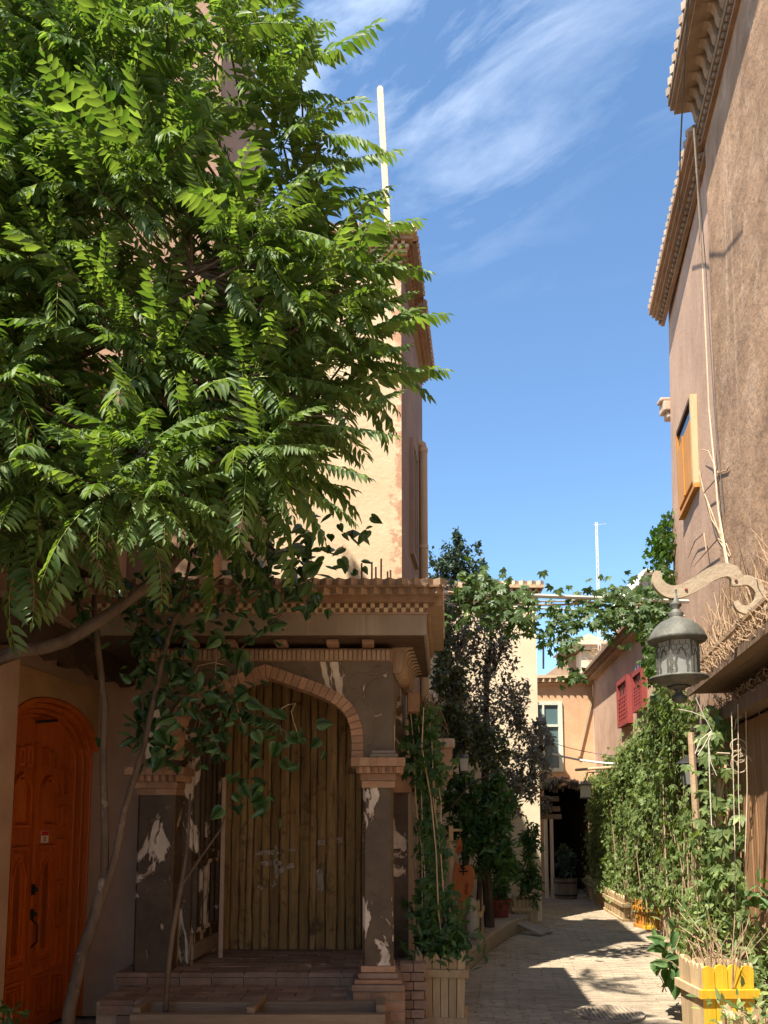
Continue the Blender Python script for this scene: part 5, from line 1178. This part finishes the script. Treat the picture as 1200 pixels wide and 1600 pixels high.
for f in step:
    p, d, ln, k = f
    up = np.array([[random.gauss(0,.25), -.25+random.gauss(0,.25), 1.0]]); Rm = frames(np.array([d[:]]), up)[0]
    q = p + d*ln*.6
    sxp = 600 + 1200*q.x/max(q.y,.1); syp = 1276-1200*(q.z-1.6)/q.y
    if cnt < 300 and -40 < sxp < 720 and -40 < syp < 980:
        o = bpy.data.objects.new('compound_leaf', FM[k]); COL.objects.link(o); o.parent = crown
        m = Matrix([list(Rm[i]) for i in range(3)]).to_4x4(); o.matrix_local = Matrix.Translation(p-base) @ m @ Matrix.Scale(ln, 4); cnt += 1
    else:
        V, T, mi = FR[k]; Vs.append((V*ln)@Rm.T + np.array(p[:]) - np.array(base[:])); Ts.append(T+nv); Ms.append(mi); nv += len(V)
me = mesh_np('foliage', np.concatenate(Vs), np.concatenate(Ts), [MT['ail'], MT['ail_stem']], np.concatenate(Ms))
o = link('foliage', me, base, crown); o['kind'] = 'stuff'

# ------------------------------------------------------------------ forked small tree with heart leaves
mbase = P(100,1625,4.62); mbase.z = 0
mul = empty('forked_tree', mbase, 'slender forked tree with dark heart-shaped leaves beside the orange door', 'tree')
D = 4.62
stemA = [mbase, P(108,1580,D), P(128,1490,D), P(150,1425,D), P(163,1370,D)]
stemB = [P(163,1370,D), P(164,1300,D), P(161,1200,D), P(163,1100,D), P(150,985,D), P(146,930,D)]
stemC = [P(150,1425,D), P(178,1350,D), P(195,1265,D), P(225,1165,D), P(243,1080,D+.02), P(262,1000,D+.05), P(283,940,D+.1), P(300,860,D+.15)]
mb = MB(); mb.tube(stemA, [.040,.037,.035,.034,.030], 10); mb.tube(stemB, [.026,.023,.021,.020,.019,.015], 8); mb.tube(stemC, [.027,.023,.020,.018,.017,.014,.012,.008], 8)
mb.build('trunk', MT['bark'], mul, smooth=True)
tw = [[(243,1080),(225,1000),(232,930)],[(262,1000),(330,960),(400,900),(450,860),(500,830)],[(283,940),(360,890),(420,850)],[(225,1165),(222,1080),(218,1040)],[(243,1080),(300,1090),(360,1100),(420,1125),(455,1150)],
      [(300,1090),(330,1140),(350,1190)],[(262,1000),(210,960),(180,930)],[(150,985),(120,940),(100,905)],[(360,1100),(330,1060),(380,1010),(440,960)],[(243,1080),(255,1130),(250,1180)],[(300,860),(360,830),(430,860),(480,900)],[(420,850),(450,880),(470,930)]]
mb = MB(); tp = []
for t in tw:
    dd = [D+.1+random.uniform(-.08,.22) for _ in t]; pts = [P(x,y,d) for (x,y),d in zip(t,dd)]; MB().tube(pts, [.009]+[.006]*(len(pts)-2)+[.003], 5).build('branch', MT['bark'], mul)
    for a, b in zip(pts[:-1], pts[1:]):
        for k in range(6): tp.append(a.lerp(b, random.random()))
crown2 = bpy.data.objects.new('crown', None); COL.objects.link(crown2); crown2.parent = mul; ORG[crown2.name] = mbase.copy()
hm = [mesh_np('heart_leaf', HEART[0]*np.array([1,random.uniform(.9,1.1),random.uniform(.6,1.6)]), HEART[1], [MT['mulb']]) for _ in range(4)]
clus = [(300,900),(380,920),(430,900),(330,980),(250,1010),(280,1080),(330,1090),(390,1110),(440,1150),(230,1140),(300,1150),(500,850),(460,860),(540,850),(210,980),(240,930),(350,850),(420,960),(380,1240),(470,930),(180,930),(290,1040),(260,1150)]
leafpts = [q for q in tp]
for (x, y) in clus:
    for k in range(22): leafpts.append(P(x+random.gauss(0,30), y+random.gauss(0,27), D+.12+random.uniform(-.22,.32)))
random.shuffle(leafpts)
def hl():
    if random.random() < .45: d = (random.gauss(0,.8), random.gauss(0,.6), -.25+random.gauss(0,.3)); u = (random.gauss(0,.4), -.3+random.gauss(0,.4), 1.0)
    else: d = (random.gauss(0,.6), random.gauss(0,.5)-.1, -.75+random.gauss(0,.35)); u = (random.gauss(0,.6), -.8+random.gauss(0,.5), .5+random.gauss(0,.4))
    return np.array([d]), np.array([u]), random.choice((.05,.06,.07,.08,.09,.10,.12))
for i, p in enumerate(leafpts[:300]):
    d, up, s_ = hl()
    Rm = frames(d, up)[0]; o = bpy.data.objects.new('heart_leaf', random.choice(hm)); COL.objects.link(o); o.parent = crown2
    o.matrix_local = Matrix.Translation(p-mbase) @ Matrix([list(Rm[i]) for i in range(3)]).to_4x4() @ Matrix.Scale(s_,4)
H_ = [hl() for _ in leafpts[300:]]
foliage('foliage', HEART, np.array([q[:] for q in leafpts[300:]]), np.concatenate([h[0] for h in H_]), np.concatenate([h[1] for h in H_]), np.array([h[2] for h in H_]), MT['mulb'], crown2)
# thin sapling growing from the trough
sbase = P(257,1600,5.2); sbase.z = .12
sap = empty('thin_sapling', sbase, 'thin bare leaning sapling growing out of the timber trough', 'tree')
mb = MB(); mb.tube([sbase, P(262,1520,5.2), P(270,1455,5.2), P(283,1385,5.22), P(293,1320,5.24), P(297,1240,5.25)], [.02,.018,.017,.016,.012,.008], 7); mb.tube([P(283,1385,5.22), P(310,1345,5.24), P(345,1295,5.28), P(362,1245,5.3)], [.011,.009,.008,.005], 6); mb.build('trunk', MT['bark'], sap, smooth=True)
# dry hanging vine strands on the porch front
for i, pts in enumerate(([(372,1010),(374,1045),(366,1075),(372,1110),(378,1130)],[(337,985),(338,1030),(336,1060)],[(300,1060),(310,1040),(335,1035),(352,1040)],[(438,1108),(450,1101),(462,1099),(455,1112),(459,1128),(466,1150)])):
    mb = MB(); mb.tube([P(x,y,5.18) for x, y in pts], .0022, 4); tag(mb.build('dry_tendril', MT['rope']), ('long curling','short straight','looping','hooked')[i]+' pale dry tendril dangling in front of the porch arch', 'tendril', 'dry tendrils on the porch')

# ------------------------------------------------------------------ climbing vines
def vine_wall(name, label, line, n, size, mat, thick=.22, z0=.25, seed=1, stems=40, cat='vine', tm=PALM, gaps=True):
    """line: (x, y, ztop) points; leaves hang in front of it"""
    r = np.random.default_rng(seed); pts = np.array(line, float); seg = np.linalg.norm(np.diff(pts[:,:2],axis=0),axis=1); cum = np.r_[0,np.cumsum(seg)]
    root = empty(name, (pts[:,0].mean(), pts[:,1].mean(), 0), label, cat)
    def at(s): return np.stack([np.interp(s,cum,pts[:,k]) for k in range(3)],1)
    nc = n//28; s = r.random(nc)*cum[-1]; b = at(s); z = z0+(b[:,2]-z0)*r.random(nc)**.85; dirv = nrm((pts[-1]-pts[0])*np.array([1,1,0])); out = np.array([-dirv[1],dirv[0],0.])
    if out[0] > 0: out = -out
    ctr = b.copy(); ctr[:,2] = z; ctr += out*(r.random(nc)**1.5*thick)[:,None]
    idx = r.integers(0,nc,n); pos = ctr[idx] + r.normal(0,1,(n,3))*np.array([.05,.11,.10]); pos[:,2] = np.maximum(pos[:,2], z0*.6)
    d = np.tile(np.array([0,0,-1.]),(n,1)) + out*.35 + r.normal(0,.45,(n,3)); up = np.tile(out,(n,1)) + np.array([0,0,.55]) + r.normal(0,.35,(n,3))
    foliage('foliage', tm, pos, d, up, size*r.uniform(.6,1.25,n), mat, root)
    mb = MB()
    for i in range(stems):
        s1 = r.random()*cum[-1]; q = at(np.array([s1, min(cum[-1],max(0,s1+r.normal(0,.35)))])); zt = z0+(q[1,2]-z0)*r.uniform(.4,1)
        a = Vector(q[0])+Vector(out)*r.uniform(0,thick*.9); a.z = .1; c = Vector(q[1])+Vector(out)*r.uniform(0,thick*.9); c.z = zt
        m_ = (a+c)/2+Vector((r.normal(0,.05),r.normal(0,.07),0)); mb.tube([a,m_,c],[.007,.0055,.003],4)
    if stems: mb.build('stem', MT['twig'], root)
    return root
vine_wall('creeper_hedge', 'dense creeper covering the long wall on the right', [(4.28,15.4,2.35),(4.08,13.5,2.5),(3.92,11.8,2.62),(3.82,10.8,2.8),(3.66,9.8,3.0)], 16000, .062, MT['creeper'], .24, .42, 3, 70)
vine_wall('creeper_hedge', 'taller creeper mass below the lantern at the near end of the vine wall', [(3.66,9.8,3.05),(3.40,8.8,3.15),(3.22,8.1,2.7)], 4600, .064, MT['creeper'], .26, .3, 4, 40)
vine_wall('post_creeper', 'sparse creeper winding up the shop front posts behind the yellow planter', [(3.16,7.8,2.1),(3.0,7.1,1.5),(2.92,6.6,1.0)], 1300, .064, MT['creeper'], .22, .25, 5, 46)
cA, cB, cC = P(1050,900,10.6), P(1040,900,10.35), P(1020,960,10.2)
vine_wall('corner_creeper', 'creeper climbing the far corner of the brown house', [(cA.x,cA.y,5.8),(cB.x,cB.y,5.5),(cC.x,cC.y,4.4)], 2000, .075, MT['creeper_dark'], .16, 3.4, 6, 8)
# vine-wrapped post
mb = MB(); pb = P(1138,1480,6.9); mb.tube([(pb.x+.02,6.9,0),(pb.x,6.9,.8),(pb.x-.03,6.9,1.6),P(1126,1130,6.9)], [.04,.035,.033,.028], 7)
for k in range(3): mb.tube([(pb.x+.05*math.cos(a*1.7+2*k),6.9+.05*math.sin(a*1.7+2*k),.2+a*.32) for a in np.linspace(0,7,20)], .012, 5)
vp = mb.build('vine_post', MT['twig']); tag(vp, 'twisted pale vine stems wrapped round a post at the shop front', 'vine')
n = 170; zz_ = rng.random(n)*2.3+.3; pos = np.stack([pb.x+rng.normal(0,.11,n)-.02*zz_, 6.85+rng.normal(0,.08,n), zz_],1)
foliage('leaf', PALM, pos, np.array([0,-.3,-1.])+rv(n,.5), np.array([-.3,-1,.5])+rv(n,.4), rng.uniform(.07,.14,n), MT['creeper'], vp)
mb = MB(); q = P(1085,1240,7.3); mb.tube([(q.x,7.3,0),(q.x+.02,7.3,1.0),(q.x-.01,7.3,2.4)], [.04,.035,.03], 7); tag(mb.build('bare_post', MT['twig']), 'slim pale post carrying the small wall lantern', 'post')
# dead pale branches hanging under the lantern
mb = MB()
for pts in ([(1087,1090),(1098,1115),(1112,1142),(1107,1160),(1110,1190),(1120,1212)],[(1112,1142),(1095,1155),(1086,1178)],[(1100,1120),(1080,1112),(1060,1108)],[(1112,1142),(1100,1165),(1090,1180)],[(1107,1160),(1110,1250),(1112,1290)]):
    mb.tube([P(x,y,6.6) for x, y in pts], .0045, 5)
tag(mb.build('dead_branch', M('bleached_twig',(0.55,0.47,0.38),(0.66,0.58,0.48))), 'bleached dead branches dangling below the lantern', 'branch')
# climbing vine beside the porch
def column_vine(name, label, pts, n, rx, mat, size, seed):
    r = np.random.default_rng(seed); P_ = np.array([p[:] for p in pts]); cum = np.r_[0,np.cumsum(np.linalg.norm(np.diff(P_,axis=0),axis=1))]
    root = empty(name, tuple(P_[0]), label, 'vine'); s = r.random(n)*cum[-1]; pos = np.stack([np.interp(s,cum,P_[:,k]) for k in range(3)],1)
    wob = .55+.45*np.sin(s*7+seed)*np.sin(s*3.1); pos[:,:2] += r.normal(0,rx,(n,2))*wob[:,None]; pos[:,2] += r.normal(0,.05,n)
    foliage('foliage', PALM, pos, np.array([0.1,-.3,-1.])+r.normal(0,.5,(n,3)), np.array([.3,-.8,.6])+r.normal(0,.4,(n,3)), size*r.uniform(.6,1.3,n), mat, root)
    mb = MB()
    for i in range(9):
        o = Vector((r.normal(0,rx*.7),r.normal(0,rx*.5),0)); mb.tube([Vector(p)+o+Vector((r.normal(0,.02),r.normal(0,.02),0)) for p in P_], .006, 4)
    mb.build('stem', MT['twig'], root); return root
column_vine('porch_climber', 'green climber hanging like a column on the right side of the porch', [P(695,1520,6.45), P(680,1420,6.45), P(674,1330,6.45), P(668,1250,6.45), P(664,1170,6.5), P(658,1110,6.5)], 2000, .10, MT['bush'], .062, 11)
# dry vine nest on the pipe
mb = MB(); c = P(668,1110,6.7)
for i in range(110):
    a = c + Vector((random.gauss(0,.05),random.gauss(0,.05),random.gauss(.05,.06))); b = a + Vector((random.gauss(0,.06),random.gauss(0,.05),-random.uniform(.05,.4))); mb.tube([a,(a+b)/2+Vector((random.gauss(0,.02),0,0)),b], .0035, 3)
o = mb.build('dry_vine_nest', MT['straw'], kind='stuff'); tag(o, 'clump of dry brown vine stems on the porch side', 'dry vines')

# ------------------------------------------------------------------ grape vine over the alley
gv = empty('grape_vine', P(850,945,8), 'grape vine trailing along the pipe across the alley', 'vine')
path = [P(x,y,d) for x, y, d in ((700,925,7.4),(760,935,7.6),(830,945,7.8),(880,945,8.0),(940,940,8.2),(1000,945,8.4),(1050,965,8.6))]
mb = MB(); mb.tube(path, .012, 5); mb.tube([p+Vector((0,.05,.05)) for p in path], .008, 5); mb.build('stem', MT['twig'], gv)
pos = []
def clump(x, y, d, sx_, sy_, n):
    for i in range(int(n*1.05)): pos.append(P(x+random.gauss(0,sx_), y+random.gauss(0,sy_), d+random.gauss(0,.15))[:])
for a in ((735,915,7.5,22,14,70),(770,945,7.6,25,22,90),(800,930,7.6,25,15,60),(740,950,7.5,25,18,50),(815,970,7.7,15,20,40),(868,975,8.0,18,24,75),(905,960,8.1,25,12,45),(945,935,8.2,25,16,75),(985,942,8.3,25,20,90),(1018,950,8.4,14,24,70),(960,970,8.2,20,14,50),(885,1010,9.0,8,14,20),(897,1055,9.4,10,12,26),(1030,940,8.6,14,25,70),(1028,1030,8.3,8,22,26)): clump(*a)
pos = np.array(pos); n = len(pos)
foliage('foliage', PALM, pos, np.array([0,-.2,-1.])+rv(n,.5), np.array([-.2,-.8,.7])+rv(n,.45), rng.uniform(.055,.095,n), MT['grape'], gv)

# ------------------------------------------------------------------ trees and bushes on the left
def tree_blob(name, label, base, trunk, blobs, n, size, mat, tm=SMALL, seed=1, bark='darktrunk', cat='tree'):
    r = np.random.default_rng(seed); root = empty(name, base, label, cat); mb = MB()
    for pts, rr in trunk: mb.tube(pts, rr, 7)
    wts = np.array([b[1]*b[2]*b[3] for b in blobs])**.75; wts /= wts.sum(); pos = []
    for (c, rx, ry, rz), w_ in zip(blobs, wts):
        k = int(n*w_); nc = max(5, k//22); u = nrm(r.normal(0,1,(nc,3)))*(r.random(nc)**.42)[:,None]*np.array([rx,ry,rz]) + np.array(c[:])
        q = u[r.integers(0,nc,k)] + r.normal(0,1,(k,3))*np.array([rx,ry,rz])*.11; pos.append(q)
        for j in range(min(nc,14)): mb.tube([Vector(c)-Vector((0,0,rz*.5)), (Vector(c)+Vector(u[j]))/2+Vector(r.normal(0,.03,3)), Vector(u[j])], [.010,.007,.003], 4)
    mb.build('trunk', MT[bark], root); pos = np.concatenate(pos); k = len(pos)
    cr_ = bpy.data.objects.new('crown', None); foliage('crown', tm, pos, r.normal(0,1,(k,3))+np.array([0,-.2,-.2]), np.array([0,-.3,1.])+r.normal(0,.5,(k,3)), size*r.uniform(.6,1.3,k), mat, root); bpy.data.objects.remove(cr_); return root
b0 = Vector((1.35,10.0,.2)); E_ = lambda x, y, d, rx, rz, ry=.35: (P(x,y,d), rx*d/1200, ry, rz*d/1200)
tree_blob('plum_tree', 'dusty grey-leaved plum tree rising between the tower and the alley end', b0, [([b0,Vector((1.3,10,1.4)),P(760,1080,10),P(770,960,10)],[.07,.06,.04,.015])],
          [E_(715,1000,9.8,38,60),E_(770,1020,10,48,75),E_(808,1110,10.2,32,60),E_(740,1120,9.8,50,70),E_(705,940,9.8,20,40),E_(770,960,10,22,30),E_(830,1200,10.3,30,45),E_(800,1230,10.1,40,45),E_(845,1160,10.4,22,35)], 8500, .075, MT['plum'], seed=21)
b1 = Vector((1.05,9.7,.2))
tree_blob('dark_green_tree', 'dark olive-green tree just right of the drain pipe', b1, [([b1,Vector((1.0,9.7,1.5)),P(715,1050,9.5)],[.05,.04,.02])],
          [E_(705,1080,9.4,32,75),E_(720,1150,9.4,40,50),E_(690,1000,9.5,16,60),E_(760,1170,9.5,38,40)], 4200, .085, MT['plum_green'], seed=22)
b2 = Vector((1.1,9.2,.2))
tree_blob('green_bush', 'rounded leafy green bush above the orange sign', b2, [([b2,Vector((1.15,9.2,1.2)),P(750,1270,9.1)],[.035,.03,.015]),([P(705,1262,8.6),P(735,1225,8.6),P(775,1205,8.6),P(790,1180,8.6)],[.012,.010,.008,.005])],
          [E_(735,1280,9.0,45,42),E_(772,1255,9.0,32,55),E_(760,1320,9.0,45,45),E_(720,1240,9.0,30,35),E_(782,1350,9.1,26,35)], 4200, .10, MT['bush'], tm=LEAFLET, seed=23)
b3 = Vector((1.95,11.4,.3))
tree_blob('potted_shrub', 'dark leafy shrub growing in the small box at the end of the walk', b3, [([b3,P(830,1330,11.3)],[.02,.01])], [E_(825,1375,11.3,20,38,.18),E_(828,1320,11.3,16,40,.18)], 900, .10, MT['bush'], tm=LEAFLET, seed=24, cat='shrub')
b4 = Vector((1.7,10.9,.4))
tree_blob('potted_plant', 'thin dark plant growing in the red pot', b4, [([b4,P(780,1380,10.9)],[.015,.008])], [E_(778,1390,10.9,16,24,.14)], 260, .11, MT['bush'], tm=LEAFLET, seed=25, cat='plant')
b5 = Vector((1.9,19,0))
tree_blob('evergreen_tree', 'dark evergreen tree top against the sky behind the cream house', b5, [([b5,P(712,870,19),P(716,822,19)],[.12,.04,.012])],
          [E_(712,880,19,30,38,.6),E_(690,885,19,24,30,.6),E_(742,895,19,22,24,.6),E_(716,845,19,10,20,.3),E_(745,858,19,6,14,.2),E_(700,930,19,40,40,.6)], 2600, .15, MT['ever'], seed=26)
b6 = Vector((3.4,15.6,2.2))
tree_blob('pale_creeper', 'dusty pale creeper draped over the passage beam', b6, [([P(840,1235,15.5),P(905,1225,15.5)],[.02,.02])], [E_(868,1222,15.5,24,9,.15),E_(895,1226,15.5,16,6,.15),E_(848,1260,15.5,12,14,.15)], 700, .11, MT['plum'], seed=27, cat='vine')
b7 = Vector((3.5,15.3,.35))
tree_blob('tub_plant', 'dark leafy plant in the wooden tub at the passage', b7, [([b7,P(885,1330,15.3)],[.02,.01])], [E_(885,1345,15.3,12,26,.2)], 400, .12, MT['ever'], tm=LEAFLET, seed=28, cat='plant')
# plants at the right foot
def clump_plant(name, label, c, n, sp, size, mat, tm, seed, stems=8, cat='plant', up=.5):
    r = np.random.default_rng(seed); c = Vector(c); root = empty(name, (c.x,c.y,0), label, cat)
    pos = np.array(c[:]) + r.normal(0,1,(n,3))*np.array(sp); pos[:,2] = np.maximum(pos[:,2], .05)
    foliage('foliage', tm, pos, r.normal(0,.6,(n,3))+np.array([-.2,-.3,up]), np.array([-.2,-.5,1.])+r.normal(0,.35,(n,3)), size*r.uniform(.6,1.2,n), mat, root)
    mb = MB()
    for i in range(stems):
        a = Vector((c.x+r.normal(0,sp[0]*.4), c.y+r.normal(0,sp[1]*.4), max(0.02,c.z-sp[2]*2.2))); b = c+Vector(r.normal(0,1,3)*np.array(sp)); mb.tube([a,(a+b)/2+Vector(r.normal(0,.02,3)),b],[.006,.005,.003],4)
    mb.build('stem', MT['twig'], root); return root
q = P(1048,1490,6.3); clump_plant('squash_plant', 'broad-leaved squash plant trailing left of the wrapped log', q, 26, (.06,.10,.14), .13, MT['squash'], HEART, 31, 6, up=-.3)
q = P(1130,1455,6.3); clump_plant('weedy_plant', 'weedy green plants growing above the wrapped log', q, 260, (.18,.25,.12), .09, MT['creeper'], LEAFLET, 32, 22)
q = P(1200,1535,5.7); clump_plant('leafy_shrub', 'leafy green shrub at the lower right edge behind the yellow planter', q, 420, (.10,.2,.16), .10, MT['creeper'], LEAFLET, 33, 10)
q = P(1190,1400,5.6); clump_plant('big_leaf_weed', 'big-leaved weed against the shop planks at the right edge', q, 20, (.08,.1,.10), .11, MT['squash'], HEART, 34, 5)
q = P(1165,1592,4.5); clump_plant('corner_weed', 'small weeds in the planter at the bottom right corner', q, 90, (.10,.1,.05), .07, MT['creeper'], LEAFLET, 35, 5)
q = P(975,1385,11.8); clump_plant('planter_hedge', 'low green plants along the long pale planter', (3.93,13.1,.40), 800, (.13,.75,.09), .09, MT['creeper'], LEAFLET, 36, 12)
q = (3.84,11.35,.46); clump_plant('planter_weed', 'weedy dry plants in the small orange-brown planter', q, 220, (.13,.13,.12), .09, MT['creeper'], LEAFLET, 37, 14)
q = P(12,1592,4.2); clump_plant('doorstep_plant', 'dark green plant poking in at the bottom left corner', (q.x,4.2,q.z-.02), 50, (.05,.06,.05), .08, MT['bush'], LEAFLET, 38, 4)
# dry stalks in the yellow planter
mb = MB()
for i in range(46):
    a = Vector((2.32+random.gauss(.03,.06),5.52+random.gauss(0,.08),.4)); b = a + Vector((random.gauss(.02,.13),random.gauss(0,.1),random.uniform(.15,.55))); mb.tube([a,(a+b)/2+Vector((random.gauss(0,.03),0,.03)),b],[.004,.003,.002],4)
tag(mb.build('dry_stalks', MT['twig']), 'dry bare stalks standing in the yellow planter', 'plant')

q = P(695,1482,6.3); clump_plant('planter_greens', 'leafy green plants spilling out of the planter beside the porch', q, 420, (.12,.12,.08), .10, MT['bush'], LEAFLET, 39, 8)

# fallen leaves along the edges of the paving
n = 260; t_ = rng.random(n); side_ = rng.random(n) < .5; yy_ = 5.9+7*t_
xx_ = np.where(side_, 2.75+.17*(yy_-5)-np.abs(rng.normal(0,.25,n)), .65+.16*(yy_-6)+np.abs(rng.normal(0,.3,n)))
fl = foliage('fallen_leaves', SMALL, np.stack([xx_,yy_,np.full(n,.028)],1), rv(n)*np.array([1,1,.08]), np.array([0,0,1.])+rv(n,.2), rng.uniform(.03,.07,n), LEAF('dry_fallen_leaf',(0.20,0.13,0.05),(0.34,0.24,0.10),.1,.7,(1,1,.8)))
tag(fl, 'scattered dry leaves along the edges of the paving', 'leaves')
